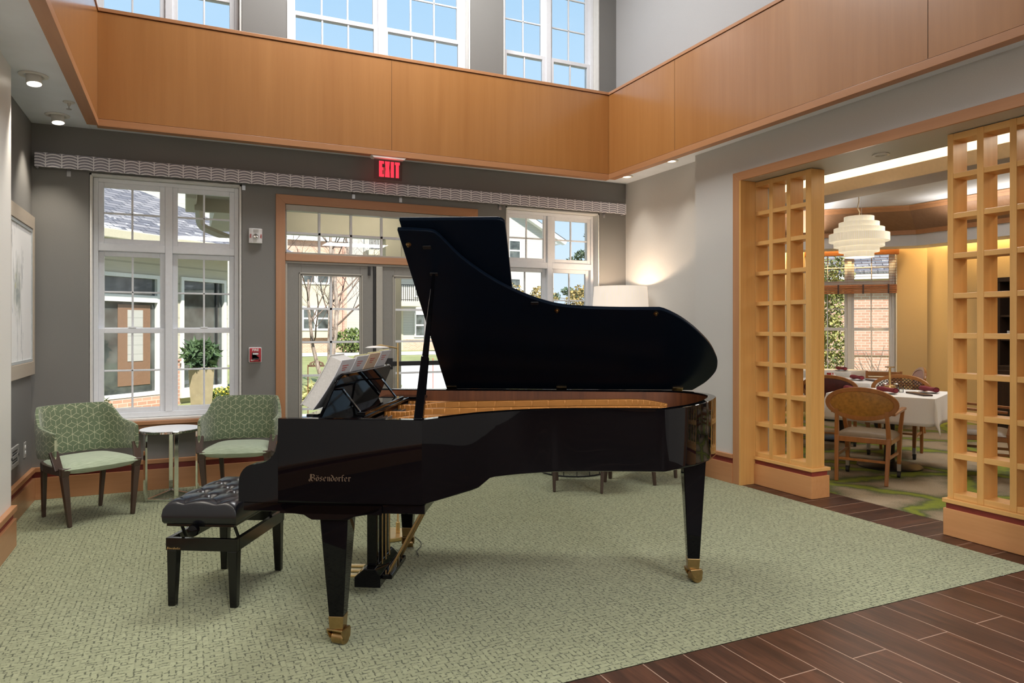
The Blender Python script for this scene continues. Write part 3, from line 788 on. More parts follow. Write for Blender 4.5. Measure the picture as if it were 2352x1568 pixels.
window('window_3', 'high window at the upper left above the balustrade', 1.19, 3.40, 5.60, T(-.71, YB), U, 2)
window('window_4', 'wide high window at the top centre', 1.84, 3.40, 5.60, T(.88, YB), U, 3)
window('window_5', 'narrow high window at the top right of the back wall', 1.20, 3.40, 5.60, T(3.10, YB), U, 2)
for x0, lab in ((-.71, 'wooden sill below the window between the green chairs'), (3.13, 'wooden sill below the window behind the piano')):
    w = 1.19
    s = struct('trim_7', MB().bx(x0 - .05, x0 + w + .05, YB - .055, YB, .565, .599), 'maple_trim_x', lab, 'window sill', bevel=.004)
    MB().bx(x0 - .03, x0 + w + .03, YB - .018, YB, .49, .565).build('apron', 'maple_trim_x', s, bevel=.002)

# ---------------------------------------------------------------- garden door
dz = .085
dt = struct('trim_8', MB().prism([(.778, 0), (.863, 0), (.863, 2.557), (.778, 2.642)], lambda a, z, t: (a, t, z), YB - .018, YB), 'maple_trim_z', 'wooden casing around the double garden door', 'door casing', bevel=.002)
MB().prism([(2.80, 0), (2.715, 0), (2.715, 2.557), (2.80, 2.642)], lambda a, z, t: (a, t, z), YB - .018, YB).build('side_casing', 'maple_trim_z', dt, bevel=.002)
MB().prism([(.863, 2.557), (2.715, 2.557), (2.80, 2.642), (.778, 2.642)], lambda a, z, t: (a, t, z), YB - .018, YB - .0002).build('head_casing', 'maple_trim_x', dt, bevel=.002)
MB().bx(.866, 2.712, YB - .012, YB + .10, 2.028, 2.095).build('transom_bar', 'maple_trim_x', dt, bevel=.002)
d1 = thing('door_1', 'taupe double garden door with glazed leaves and transom light above', 'door', (0, YB, 0), kind='structure')
fr = MB(); fr.bx(.864, .884, .0, .16, 0, 2.003); fr.bx(2.694, 2.714, .0, .16, 0, 2.003); fr.bx(.866, 2.712, .02, .12, 2.004, 2.028); fr.bx(1.722, 1.785, -.012, .10, 0, 2.004)
fr.build('door_frame', 'door_bead', d1, bevel=.003)
MB().bx(1.698, 1.721, .0, .09, 0, 2.004).build('gasket', 'dark_trim', d1)
def leaf(x0, x1, bar):
    w = x1 - x0; ga, gb = x0 + .126, x1 - .128; s = MB()
    z1 = 2.002; za, zb = .31, 1.90; y0, y1 = .012, .062
    s.bx(x0, ga, y0, y1, .008, z1); s.bx(gb, x1, y0, y1, .008, z1); s.bx(ga, gb, y0, y1, zb, z1); s.bx(ga, gb, y0, y1, .008, za)
    o = s.build('door_leaf', 'door_taupe', d1, bevel=.002)
    b = MB()
    for t, yy in ((.0, .004), (.018, .0085)):
        for q in (0,):
            b.bx(ga - .022 + t, ga - .010 + t, yy, y0 + .002, za - .022 + t, zb + .022 - t); b.bx(gb + .010 - t, gb + .022 - t, yy, y0 + .002, za - .022 + t, zb + .022 - t)
            b.bx(ga - .022 + t, gb + .022 - t, yy, y0 + .002, zb + .010 - t, zb + .022 - t); b.bx(ga - .022 + t, gb + .022 - t, yy, y0 + .002, za - .022 + t, za - .010 + t)
    b.build('glazing_bead', 'door_bead', o, bevel=.002)
    m = MB(); xm = (ga + gb) / 2; m.bx(xm - .010, xm + .010, .028, .05, za, zb)
    for k in range(1, 5):
        z = za + (zb - za) * k / 5; m.bx(ga, gb, .028, .05, z - .010, z + .010)
    m.build('glazing_bar', 'white', o)
    MB().bx(ga, gb, .038, .041, za, zb).build('pane', 'glass', o)
    if not bar: return o
    p = MB(); p.bar((x0 + .05, -.045, 1.045), (x1 - .07, -.045, 1.045), .035, .045); p.bx(x0 + .03, x0 + .09, -.06, .012, .99, 1.10); p.bx(x1 - .12, x1 - .05, -.07, .012, .955, 1.135)
    p.build('panic_bar', 'black_metal', o, bevel=.005)
    return o
leaf(.885, 1.697, False); leaf(1.787, 2.693, True)
MB().bx(1.645, 1.668, -.004, .012, 1.915, 2.002).build('door_catch', 'dark_trim', d1)
tr = MB(); tr.bx(.866, 2.712, .0, .09, 2.50, 2.556); tr.bx(.866, 2.712, .03, .07, 2.096, 2.115)
tr.bx(.866, .880, .03, .09, 2.095, 2.5); tr.bx(2.698, 2.712, .03, .09, 2.095, 2.5)
t_ = tr.build('transom_frame', 'door_bead', d1, bevel=.003)
tm = MB()
for k in range(1, 6): x = .88 + 1.818 * k / 6; tm.bx(x - .011, x + .011, .045, .07, 2.11, 2.50)
tm.bx(.88, 2.698, .045, .07, 2.285, 2.307)
tm.build('glazing_bar', 'white', t_)
MB().bx(.88, 2.698, .056, .059, 2.11, 2.505).build('pane', 'glass', t_)

# ---------------------------------------------------------------- dining room shell
CW = 17.96  # x + y on the window wall
def on_w(t): return Vector((9.88 + .7071 * t, 8.08 - .7071 * t, 0))
ang45 = math.radians(-45)
ww = 1.19 * 1.14
MW = T(*on_w(-ww / 2 - .0).xy, 0, ang45)
W7 = -1.66
wn_ = wall_holes(-2.45, 1.104, -.1, 3.3, [(-ww / 2, ww / 2, .6, 2.70), (W7 - ww / 2, W7 + ww / 2, .6, 2.70)], lambda mb, a, b, c, d: mb.bx(a, b, 0, .25, c, d))
wn_.xf(T(9.88, 8.08, 0, ang45)); struct('wall_dining', wn_, 'wall_gold', 'golden angled wall holding the dining room window', 'wall')
window('window_6', 'white dining room window with a wooden blind', ww, .60, 2.70, MW, [(.661, 1.395, 2, 0., 9), (1.36, 2.062, 2, .036, 1), (2.128, 2.649, 2, 0., 0)], 2, depth=.25)
struct('wall_dining', MB().bx(10.66, 10.9, -.2, 7.30, -.1, 3.3), 'wall_gold', 'golden wall behind the right wooden screen', 'wall')
nw = MB().prism([(4.982, 6.86), (8.15, 9.815), (7.98, 9.99), (4.80, 7.16), (4.982, 7.16)], lambda a, b, t: (a, b, t), -.1, 3.3)
struct('wall_dining', nw, 'wall_gold', 'golden side wall of the dining room behind the left screen', 'wall')
window('window_7', 'second dining room window glimpsed through the left screen', ww, .6, 2.7, T(*on_w(W7 - ww / 2).xy, 0, ang45), [(.661, 1.395, 2, 0., 9), (1.36, 2.062, 2, .036, 1), (2.128, 2.649, 2, 0., 0)], 2, depth=.25)
struct('wall_dining', MB().bx(4.98, 10.9, -.4, -.2, -.1, 3.3), 'wall_gold', 'golden front wall of the dining room', 'wall')
struct('ceiling', MB().prism([(4.985, -.4), (11.0, -.4), (11.0, 7.3), (8.1, 10.0), (4.985, 7.0)], lambda a, b, t: (a, b, t), 3.2, 3.32), 'white_wall', 'white ceiling of the dining room', 'ceiling')
# dropped beam with lit cove, parallel to the opening
bm_ = struct('trim_9', MB().bx(6.0, 6.02, -.2, 7.75, 2.77, 2.89), 'beige', 'beige dropped beam under the glowing cove of the dining room', 'ceiling beam')
MB().bx(6.021, 6.41, -.2, 7.75, 2.77, 2.80).build('beam_underside', 'mauve', bm_)
MB().bx(6.39, 6.41, -.2, 7.75, 2.801, 3.2).build('beam_back', 'white_wall', bm_)
cv = MB().bx(6.06, 6.10, -.1, 7.7, 2.815, 2.83).build('light_strip', 'cove_glow', bm_)
# perimeter soffit: grey band, timber cove panel
def band(off0, off1, z0, z1, m, name, label, cat, thick=.03, parent=None):
    """a sloped strip round the bay: bottom edge at off0/z0, top edge at off1/z1 from the walls"""
    mb = MB()
    def path(off):
        s = math.sqrt(2) * off
        return [(10.66 - off, -.2), (10.66 - off, 7.30 - off * .4142), (10.66 - off * .7071 - 2.5, 7.30 + 2.5 - off * .7071)]
    a = path(off0); b = path(off1); a2 = path(off0 - thick); b2 = path(off1 - thick)
    for i in range(2):
        vs = [(*a[i], z0), (*a[i + 1], z0), (*b[i + 1], z1), (*b[i], z1), (*a2[i], z0 + .002), (*a2[i + 1], z0 + .002), (*b2[i + 1], z1 - .002), (*b2[i], z1 - .002)]
        mb.add(vs, [(0, 1, 2, 3), (7, 6, 5, 4), (0, 4, 5, 1), (2, 6, 7, 3), (0, 3, 7, 4), (1, 5, 6, 2)])
    if parent is None: return struct(name, mb, m, label, cat)
    return mb.build(name, m, parent)
sb = band(.62, .62, 2.64, 2.85, 'white_wall', 'trim_10', 'grey soffit band above the golden dining walls', 'soffit')
band(.62, .20, 2.64, 2.645, 'ceil_grey', 'soffit_underside', '', '', parent=sb, thick=.02)
tp = band(.64, 1.02, 2.86, 3.16, 'cove_wood', 'trim_11', 'sloping timber cove under the dining room ceiling', 'timber cove')
band(.65, .66, 2.81, 2.88, 'maple_trim_x', 'lower_moulding', '', '', parent=tp, thick=.05)
band(.99, 1.04, 3.12, 3.19, 'maple_trim_x', 'upper_moulding', '', '', parent=tp, thick=.05)
# header ceiling of the opening
struct('ceiling', MB().bx(4.981, 5.0, -.2, 6.85, 2.71, 3.2), 'wall', 'dark header above the dining room opening', 'header')
# ---------------------------------------------------------------- grand piano (local x towards the tail, y towards the straight bass side)
PA = math.radians(-29.5)
piano = thing('grand_piano', 'black lacquered grand piano with raised lid in the middle of the carpet', 'grand piano', (.6212, 3.1429, 0), PA)
def smooth_path(pts, n=6, closed=False):
    out = []
    P = [Vector(p) for p in pts]
    for i in range(len(P) - 1):
        p0 = P[max(i - 1, 0)]; p1 = P[i]; p2 = P[i + 1]; p3 = P[min(i + 2, len(P) - 1)]
        for k in range(n):
            t = k / n
            out.append(.5 * ((2 * p1) + (p2 - p0) * t + (2 * p0 - 5 * p1 + 4 * p2 - p3) * t * t + (3 * p1 - p0 - 3 * p2 + p3) * t ** 3))
    out.append(P[-1]); return out
YC = -.085; YS = 1.465
bent = smooth_path([(.392, YC), (.492, .030), (.605, .163), (.70, .240), (.797, .298), (.90, .340), (1.003, .368), (1.25, .392), (1.472, .396)], 4)
tail = smooth_path([(1.485, .400), (1.58, .498), (1.668, .612), (1.765, .790), (1.838, .985), (1.862, 1.10), (1.852, 1.23), (1.80, 1.345), (1.72, 1.425), (1.62, 1.462), (1.50, YS)], 4)
outer = [Vector((-.238, YC))] + bent + tail + [Vector((-.238, YS))]
def botz(p):
    x, y = p
    if y > 1.42 and x < 1.6: return .66
    if x <= .392: return .642
    if y < .396 and x < .60: return .642 + (x - .392) / .21 * .018
    if y < .396 and x < .66: return .660 + (x - .60) / .06 * .045
    if y < .45: return .703
    return .703 - min(1, (y - .45) / .7) * .033
def offset(path, dlt):
    out = []
    for i, p in enumerate(path):
        a = path[max(i - 1, 0)]; b = path[min(i + 1, len(path) - 1)]
        if i == 0: t = (path[1] - p).normalized(); m = 1
        elif i == len(path) - 1: t = (p - path[-2]).normalized(); m = 1
        else:
            t1 = (p - a).normalized(); t2 = (b - p).normalized(); t = (t1 + t2).normalized(); m = min(1.6, 1 / max(.5, t.dot(t1)))
        out.append(p + Vector((-t.y, t.x)) * dlt * m)
    return out
inner = offset(outer, .046)
ZR = 1.008
def strip(levels):
    """levels: list of lists of 3D points, one ring per level (open path)"""
    mb = MB(); n = len(levels[0])
    vs = [p for L in levels for p in L]; fs = []
    for j in range(len(levels) - 1):
        for i in range(n - 1):
            fs.append((j * n + i, j * n + i + 1, (j + 1) * n + i + 1, (j + 1) * n + i))
    mb.add(vs, fs); return mb
o1 = offset(outer, .010); o2 = offset(outer, .0022); i1 = offset(outer, .042)
def lv(path, zf): return [(p.x, p.y, zf(outer[i]) if callable(zf) else zf) for i, p in enumerate(path)]
rim = strip([lv(inner, botz), lv(o1, botz), lv(o2, lambda p: botz(p) + .004), lv(outer, lambda p: botz(p) + .014), lv(outer, ZR - .003), lv(o2, ZR - .0006), lv(i1, ZR), lv(inner, ZR - .003), lv(inner, botz)])
# end caps
n = len(outer)
for i in (0, n - 1):
    a, b = outer[i], inner[i]
    rim.add([(a.x, a.y, botz(a)), (b.x, b.y, botz(a)), (b.x, b.y, ZR), (a.x, a.y, ZR)], [(0, 1, 2, 3) if i == 0 else (3, 2, 1, 0)])
case = rim.build('case', 'black_gloss', piano, smooth=True, angle=28)
in1 = offset(outer, .0465); in2 = offset(outer, .050)
k0 = next(i for i, p in enumerate(outer) if p.x > .30)
ir = strip([lv(in2, .86)[1:], lv(in1, .86)[1:], lv(in1, .998)[1:], lv(in2, .998)[1:], lv(in2, .86)[1:]])
ir.build('inner_rim', 'mahogany', piano, smooth=True, angle=40)
# bottom beams/soundboard underside
bd = MB(); loop = [p for p in offset(outer, .03)]
nn = len(loop)
bd.add([(p.x, p.y, .80) for p in loop] + [(p.x, p.y, .785) for p in loop], [tuple(range(nn)), tuple(reversed(range(nn, 2 * nn)))])
bd.build('soundboard', 'spruce', piano)
bb = MB()
for a, b in (((.2, .1), (1.45, 1.35)), ((.2, .7), (1.6, 1.1)), ((.2, 1.3), (1.5, .6))): bb.bar((*a, .735), (*b, .735), .07, .09)
bb.build('back_posts', 'spruce', piano)
# key arms (cheeks)
arm = [(-.2385, 1.006), (-.2395, .955), (-.243, .905), (-.251, .868), (-.262, .846), (-.278, .830), (-.295, .820), (-.313, .814), (-.34, .809), (-.362, .806), (-.380, .798), (-.394, .786), (-.405, .770), (-.412, .752), (-.4155, .72), (-.4155, .645), (-.2385, .643)]
for y0, y1 in ((YC + .0005, YC + .065), (YS - .065, YS - .0005)):
    MB().prism(arm, lambda a, z, t: (a, t, z), y0, y1).build('key_arm', 'black_gloss', piano, bevel=.006, seg=3, smooth=True, angle=30)
MB().bx(-.405, .40, YC + .02, YS - .02, .600, .641).build('key_bed', 'black_gloss', piano, bevel=.004)
MB().bx(-.400, -.372, YC + .066, YS - .066, .6415, .712).build('key_slip', 'black_gloss', piano, bevel=.006)
for y0, y1 in ((YC + .066, YC + .14), (YS - .14, YS - .066)):
    MB().bx(-.371, -.235, y0, y1, .6415, .735).build('key_block', 'black_gloss', piano, bevel=.008)
kb = MB().bx(-.370, -.215, .056, 1.324, .685, .722)
kbo = kb.build('keyboard', 'ivory', piano, bevel=.002)
MB().bx(-.3695, -.216, .0565, 1.3235, .6415, .6845).build('key_frame', 'spruce', piano)
sh = MB(); kw = 1.268 / 52
for o_ in range(52):
    if (o_ % 7) in (1, 2, 4, 5, 6) and o_ < 51: sh.bx(-.312, -.216, .056 + kw * (o_ + 1) - .005, .056 + kw * (o_ + 1) + .005, .7225, .734)
tag(sh.build('black_keys', 'black_satin', kbo), kind='stuff')
MB().prism([(-.214, .74), (-.176, .955), (-.150, .955), (-.150, .70), (-.214, .70)], lambda a, z, t: (a, t, z), YC + .066, YS - .066).build('fallboard', 'black_gloss', piano, bevel=.005)
# plate, struts and strings
pl = [p for p in offset(outer, .058)][1:-1]
pts = [Vector((-.02, .03))] + pl[2:] ; pts = [Vector((-.02, -.02)), Vector((.34, -.02))] + [p for p in pl if p.x > .36 and p.y < 1.39] + [Vector((1.45, 1.395)), Vector((-.02, 1.395))]
npt = len(pts)
plate = MB().add([(p.x, p.y, .858) for p in pts] + [(p.x, p.y, .850) for p in pts], [tuple(range(npt)), tuple(reversed(range(npt, 2 * npt)))])
plo = plate.build('iron_plate', 'bronze_deep', piano, bevel=.003)
def strut(path, w, h, name='plate_strut'):
    mb = MB(); P = [Vector(p) for p in path]
    for a, b in zip(P[:-1], P[1:]): mb.bar(a, b, w, h)
    for q in P[1:-1]: mb.lathe([(0, -h / 2), (w / 2, -h / 2), (w / 2, h / 2), (0, h / 2)], q, 10)
    mb.build(name, 'bronze_plate', plo, bevel=.004, smooth=True, angle=35)
def spath(pts, n=5): return [Vector((p.x, p.y, p.z)) for p in smooth_path(pts, n)]
strut(spath([(.02, .12, 0.922), (.14, .12, 0.922), (.24, .14, 0.925), (.38, .155, 0.935), (.56, .22, 0.935), (.66, .30, 0.920)]), .028, .05)
strut(spath([(.02, .42, 0.922), (.14, .42, 0.922), (.26, .44, 0.935), (.6, .50, 0.938), (1.0, .57, 0.938), (1.30, .60, 0.930), (1.42, .63, 0.914)]), .03, .05)
strut(spath([(.02, .72, 0.922), (.14, .72, 0.922), (.28, .74, 0.938), (.7, .82, 0.940), (1.2, .92, 0.940), (1.52, .97, 0.935), (1.63, .99, 0.914)]), .03, .05)
strut(spath([(.02, 1.03, 0.922), (.16, 1.03, 0.922), (.3, 1.05, 0.938), (.8, 1.12, 0.945), (1.25, 1.18, 0.948), (1.46, 1.21, 0.945), (1.60, 1.235, 0.919)]), .034, .055)
strut(spath([(.02, 1.30, 0.922), (.2, 1.30, 0.918), (.7, 1.33, 0.922), (1.1, 1.345, 0.922), (1.4, 1.35, 0.922)]), .03, .05)
strut([(.62, .21, 0.925), (1.0, .60, 0.925), (1.30, .95, 0.925)], .022, .03)
pin = MB().bx(-.02, .10, -.01, 1.385, .8585, .90); pin.build('pin_block', 'bronze_plate', plo, bevel=.004)
tp_ = MB()
for i in range(64):
    y = .02 + i * 1.34 / 63
    for q in range(3): tp_.lathe([(.0032, 0), (.0032, .028), (0, .029)], (.01 + q * .028, y + q * .006, .90), 6)
tag(tp_.build('tuning_pins', 'steel', plo), kind='stuff')
st = MB()
for i in range(88):
    y = .03 + i * 1.33 / 87; L = min(.50 + i * .0135, 1.72) ; x1 = min(L, 1.56 - max(0, (y - 1.15)) * .9)
    if y < .42: x1 = .33 + max(0, y) * 1.2
    elif y < .66: x1 = min(x1, 1.38)
    st.tube([(.11, y, .902), (x1 * .97, y + .035 * x1, .880)], .0011, 4, False)
tag(st.build('strings', 'string', piano), kind='stuff')
dm = MB()
dm.bx(.13, .165, .05, 1.30, .906, .925); dm.build('damper_rail', 'black_satin', piano, bevel=.003)
# soundboard edge deck boards beside the music desk
for y0, y1 in ((YC + .066, .10), (1.26, YS - .066)):
    MB().bx(-.149, .12, y0, y1, .955, .972).build('desk_rail', 'black_gloss', piano, bevel=.003)
# music desk
desk = thing('music_desk', None, None); desk.parent = piano; desk.location = (-.150, .66, .962)
sl = MB().bx(-.05, .20, -.52, .52, .0, .016); sl.build('desk_slide', 'black_gloss', desk, bevel=.003)
tilt = math.radians(24)
def dk(a, z): return (a * math.cos(tilt) + z * math.sin(tilt) , -a * math.sin(tilt) + z * math.cos(tilt))
prof = []
for t in range(0, 9): a = PI - PI / 2 * t / 8; prof.append((-.50 + .07 + .07 * math.cos(a), .155 + .07 * math.sin(a)))
for t in range(0, 9): a = PI / 2 - PI / 2 * t / 8; prof.append((.50 - .07 + .07 * math.cos(a), .155 + .07 * math.sin(a)))
prof = [(-.50, 0)] + prof + [(.50, 0)]
pan = MB().prism(prof, lambda y, z, t: (dk(t, z)[0], y, .018 + dk(t, z)[1]), 0, .016)
pan.build('desk_panel', 'black_gloss', desk, bevel=.004, smooth=True)
ledge = MB().obox((-.028, 0, .028), (.028, 0, 0), (0, .50, 0), (0, 0, .007)); ledge.build('book_ledge', 'black_gloss', desk, bevel=.003)
for y in (-.36, .36): MB().bar((.165, y, .022), (dk(.018, .14)[0], y, .018 + dk(.018, .14)[1]), .022, .008).build('desk_prop', 'black_gloss', desk, bevel=.002)
MB().bx(.155, .195, -.40, .40, .0165, .034).build('prop_rail', 'black_gloss', desk, bevel=.003)
# lid: hinge along the bass side, raised
LID = thing('lid', None, None); LID.parent = piano; LID.location = (0, 1.46, 1.0062)
LT = math.radians(33); cT, sT = math.cos(LT), math.sin(LT)
def lp(x, w, h=0.): return (x, -w * cT + h * sT, w * sT + h * cT)   # h = above the lid's upper face side
lo = smooth_path([(.225, 1.552), (.30, 1.549), (.382, 1.537), (.408, 1.515), (.433, 1.471), (.499, 1.343), (.602, 1.204), (.714, 1.090), (.856, .985), (1.003, .925), (1.232, .902), (1.494, .899)], 4) + \
     smooth_path([(1.52, .888), (1.567, .854), (1.632, .795), (1.715, .696), (1.81, .552), (1.869, .418), (1.89, .344), (1.897, .24), (1.865, .12), (1.82, .04), (1.794, .0)], 4) + [Vector((.232, .0))]
o_l = MB().prism([(p.x, p.y) for p in lo], lambda a, b, t: lp(a, b, t), 0, .020)
o_l.build('lid_panel', 'black_satin', LID, bevel=.004, smooth=True, angle=25)
fl = [(.236, .02)] + [(.236, 1.584)] + [(.69 + .035 * math.sin(a), 1.545 + .035 * math.cos(a)) for a in (0, .4, .8, 1.2, 1.57)] + [(.725, .02)]
MB().prism(fl, lambda a, b, t: lp(a, b, t), .032, .052).build('front_flap', 'black_satin', LID, bevel=.004)
for x, w in ((.26, 1.452), (.955, .898), (1.478, .868)):
    b = MB().lathe([(0, 0), (.013, 0), (.013, -.004), (.006, -.006), (.006, -.016), (0, -.018)], (0, 0, 0), 14)
    M = Matrix.Translation(lp(x, w, -.0005)) @ Matrix.Rotation(LT * -1, 4, 'X')
    b.xf(M).build('lid_bumper', 'old_brass', LID, smooth=True)
for x, w in ((.345, 1.43), (.345, 1.22), (.839, .965)):
    b = MB().bx(-.02, .02, -.012, .012, -.006, 0).xf(Matrix.Translation(lp(x, w, -.0005)) @ Matrix.Rotation(-LT, 4, 'X')); b.build('prop_socket', 'black_metal', LID, bevel=.004)
for x in (.27, .974, 1.70):
    h = MB(); h.tube([(x - .033, .006, -.003), (x + .033, .006, -.003)], .0055, 10)
    h.bx(x - .032, x + .032, -.006, -.002, -.034, -.002); h.obox(lp(x, .022, -.003), (.032, 0, 0), tuple(Vector(lp(0, .018, 0))), tuple(Vector((0, sT, cT)) * .002))
    h.build('lid_hinge', 'old_brass', LID, smooth=True)
# lid prop
pr_ = thing('lid_prop', None, None); pr_.parent = piano
p0 = Vector((.372, -.058, 1.0)); top = Vector(lp(.345, 1.22, -.010)) + Vector((0, 1.46, 1.0095))
mid = p0.lerp(top, .40)
MB().bar(p0, mid, .040, .030, (0, 1, 0), .034, .026).build('prop_base', 'black_gloss', pr_, bevel=.004)
MB().bar(p0.lerp(top, .38), top, .028, .020, (0, 1, 0), .015, .013).build('prop_stick', 'black_gloss', pr_, bevel=.003)
# legs
def pleg(x, y, ztop, wt=.062, cast=0.):
    L = thing('leg', None, None); L.parent = piano; L.location = (x, y, 0); 
    s = MB().add([(i * wt, j * wt, ztop) for j in (-1, 1) for i in (-1, 1)] + [(i * .0325, j * .0325, .135) for j in (-1, 1) for i in (-1, 1)], [(0, 1, 3, 2), (4, 6, 7, 5), (0, 4, 5, 1), (1, 5, 7, 3), (3, 7, 6, 2), (2, 6, 4, 0)])
    s.build('leg_post', 'black_gloss', L, bevel=.005, seg=3)
    MB().add([(i * .034, j * .034, .137) for j in (-1, 1) for i in (-1, 1)] + [(i * .030, j * .030, .080) for j in (-1, 1) for i in (-1, 1)], [(0, 1, 3, 2), (4, 6, 7, 5), (0, 4, 5, 1), (1, 5, 7, 3), (3, 7, 6, 2), (2, 6, 4, 0)]).build('ferrule', 'old_brass', L, bevel=.002)
    R = Matrix.Rotation(cast, 4, 'Z')
    y_ = MB().prism([(-.034, .079), (.034, .079), (.040, .066), (.036, .030), (.012, .020), (-.012, .030), (-.030, .060)], lambda a, z, t: (a, t, z), -.040, -.033)
    y_.prism([(-.034, .079), (.034, .079), (.040, .066), (.036, .030), (.012, .020), (-.012, .030), (-.030, .060)], lambda a, z, t: (a, t, z), .033, .040)
    y_.bx(-.034, .034, -.040, .040, .070, .0795)
    y_.xf(R).build('caster_fork', 'old_brass', L, bevel=.003)
    w = MB().tube([(.014, -.032, .031), (.014, -.026, .031), (.014, .026, .031), (.014, .032, .031)], [.027, .0308, .0308, .027], 24).xf(R)
    w.build('caster_wheel', 'old_brass', L, smooth=True, angle=30)
pleg(0, 0, .572, .062, math.radians(75)); pleg(0.0, 1.372, .60, .062, math.radians(100)); pleg(1.70, .905, .70, .062, math.radians(20))
for y in (0.0, 1.372):
    pp = [(-.231, .640), (-.231, .622), (-.222, .608), (-.205, .599), (-.129, .590), (-.112, .580), (-.094, .570), (.064, .570), (.078, .577), (.093, .585), (.155, .597), (.185, .603), (.203, .613), (.212, .626), (.214, .640)]
    MB().prism([(a, z - .041 if z > .6399 else z - .0) for a, z in pp], lambda a, z, t: (a, t, z), y - .075, y + .075).build('leg_block', 'black_gloss', piano, bevel=.003)
# pedal lyre
ly = thing('pedal_lyre', None, None); ly.parent = piano; ly.location = (0, .70, 0)
MB().prism([(-.085, .063), (-.085, .115), (-.035, .158), (.02, .158), (.051, .124), (.051, .063)], lambda a, z, t: (a, t, z), -.19, .19).build('pedal_box', 'black_gloss', ly, bevel=.003)
for y in (-.115, .115):
    MB().bar((-.008, y, .158), (-.008, y, .60), .050, .050).build('lyre_post', 'black_gloss', ly, bevel=.004)
MB().bx(.052, .105, -.16, .16, .098, .122).build('trapwork_board', 'black_gloss', ly, bevel=.003)
MB().bx(-.06, .05, -.19, .19, .585, .5995).build('lyre_head', 'black_gloss', ly, bevel=.003)
for y in (-.075, 0, .075):
    pd = MB().prism([(-.20, .082), (-.19, .090), (-.086, .092), (-.086, .078), (-.19, .074)], lambda a, z, t: (a, t, z), y - .014, y + .014); pd.build('pedal', 'brass', ly, bevel=.004)
    MB().tube([(.032, y, .15), (.032, y, .66)], .004, 8).build('pedal_rod', 'old_brass', ly, smooth=True)
for y in (-.14, .14):
    MB().tube([(.08, y, .12), (.34, y * .9, .60)], .0075, 10).build('brace_rod', 'old_brass', ly, smooth=True)
# blackletter maker's lettering, drawn with a broad nib
NIB = {
 'B': [[(.02, .98), (.20, 1.04), (.34, .93), (.50, 1.02)], [(.14, .96), (.14, .10), (.02, .02)], [(.30, .94), (.30, .06)], [(.50, 1.02), (.74, .88), (.74, .66), (.32, .54)], [(.32, .54), (.80, .42), (.80, .16), (.52, -.02), (.30, .06), (.08, -.04)], [(-.04, .30), (-.10, .06), (.04, -.06)]],
 'o': [[(.26, .64), (.08, .50), (.08, .14), (.26, 0)], [(.26, .64), (.44, .50), (.44, .14), (.26, 0)]],
 's': [[(.44, .56), (.26, .64), (.08, .52), (.12, .40), (.40, .28), (.42, .12), (.24, 0), (.06, .08)]],
 'e': [[(.44, .10), (.26, 0), (.08, .14), (.08, .50), (.26, .64), (.42, .52), (.40, .42), (.10, .28)]],
 'n': [[(.02, .56), (.10, .64), (.14, .56), (.14, .06), (.20, 0)], [(.14, .52), (.34, .64), (.42, .54), (.42, .06), (.48, 0)]],
 'd': [[(.26, .64), (.08, .50), (.08, .14), (.26, 0), (.44, .14), (.44, .52), (.30, .78), (.08, .96)], [(.26, .64), (.42, .54)]],
 'r': [[(.02, .56), (.10, .64), (.14, .56), (.14, .06), (.20, 0)], [(.14, .50), (.28, .64), (.40, .54)]],
 'f': [[(.40, .92), (.26, .98), (.14, .86), (.14, .06), (.20, 0)], [(.0, .60), (.34, .60)]],
}
def lettering(word, h, name, parent, P, U, V, N, m='gold_leaf'):
    """P origin, U right, V up, N outward"""
    mb = MB(); x = 0.; P, U, V, N = map(Vector, (P, U, V, N)); nib = Vector((.062, .040)); k = 0
    def stroke(pts, ox):
        nonlocal k
        for a, b in zip(pts[:-1], pts[1:]):
            a = Vector(a); b = Vector(b); dd = (b - a); nb = nib
            if dd.length < 1e-6: continue
            q = [a - nb, a + nb, b + nb, b - nb]
            hgt = .0006 + .0001 * (k % 5); k += 1
            low = [P + (U * (p.x + ox) + V * p.y) * h + N * .0002 for p in q]; hi = [p + N * hgt for p in low]
            mb.add(low + hi, [(4, 5, 6, 7), (0, 1, 5, 4), (1, 2, 6, 5), (2, 3, 7, 6), (3, 0, 4, 7)])
    for ch in word:
        g = 'o' if ch == 'ö' else ch
        for s_ in NIB[g]: stroke(s_, x)
        if ch == 'ö':
            for u in (.14, .36): stroke([(u, .86), (u + .01, .80)], x)
        x += {'B': .98, 'r': .50, 'f': .46}.get(g, .60)
    return mb.build(name, m, parent)
lettering('Bösendorfer', .0275, 'lettering', piano, (-.098, YC, .741), (1, 0, 0), (0, 0, 1), (0, -1, 0))

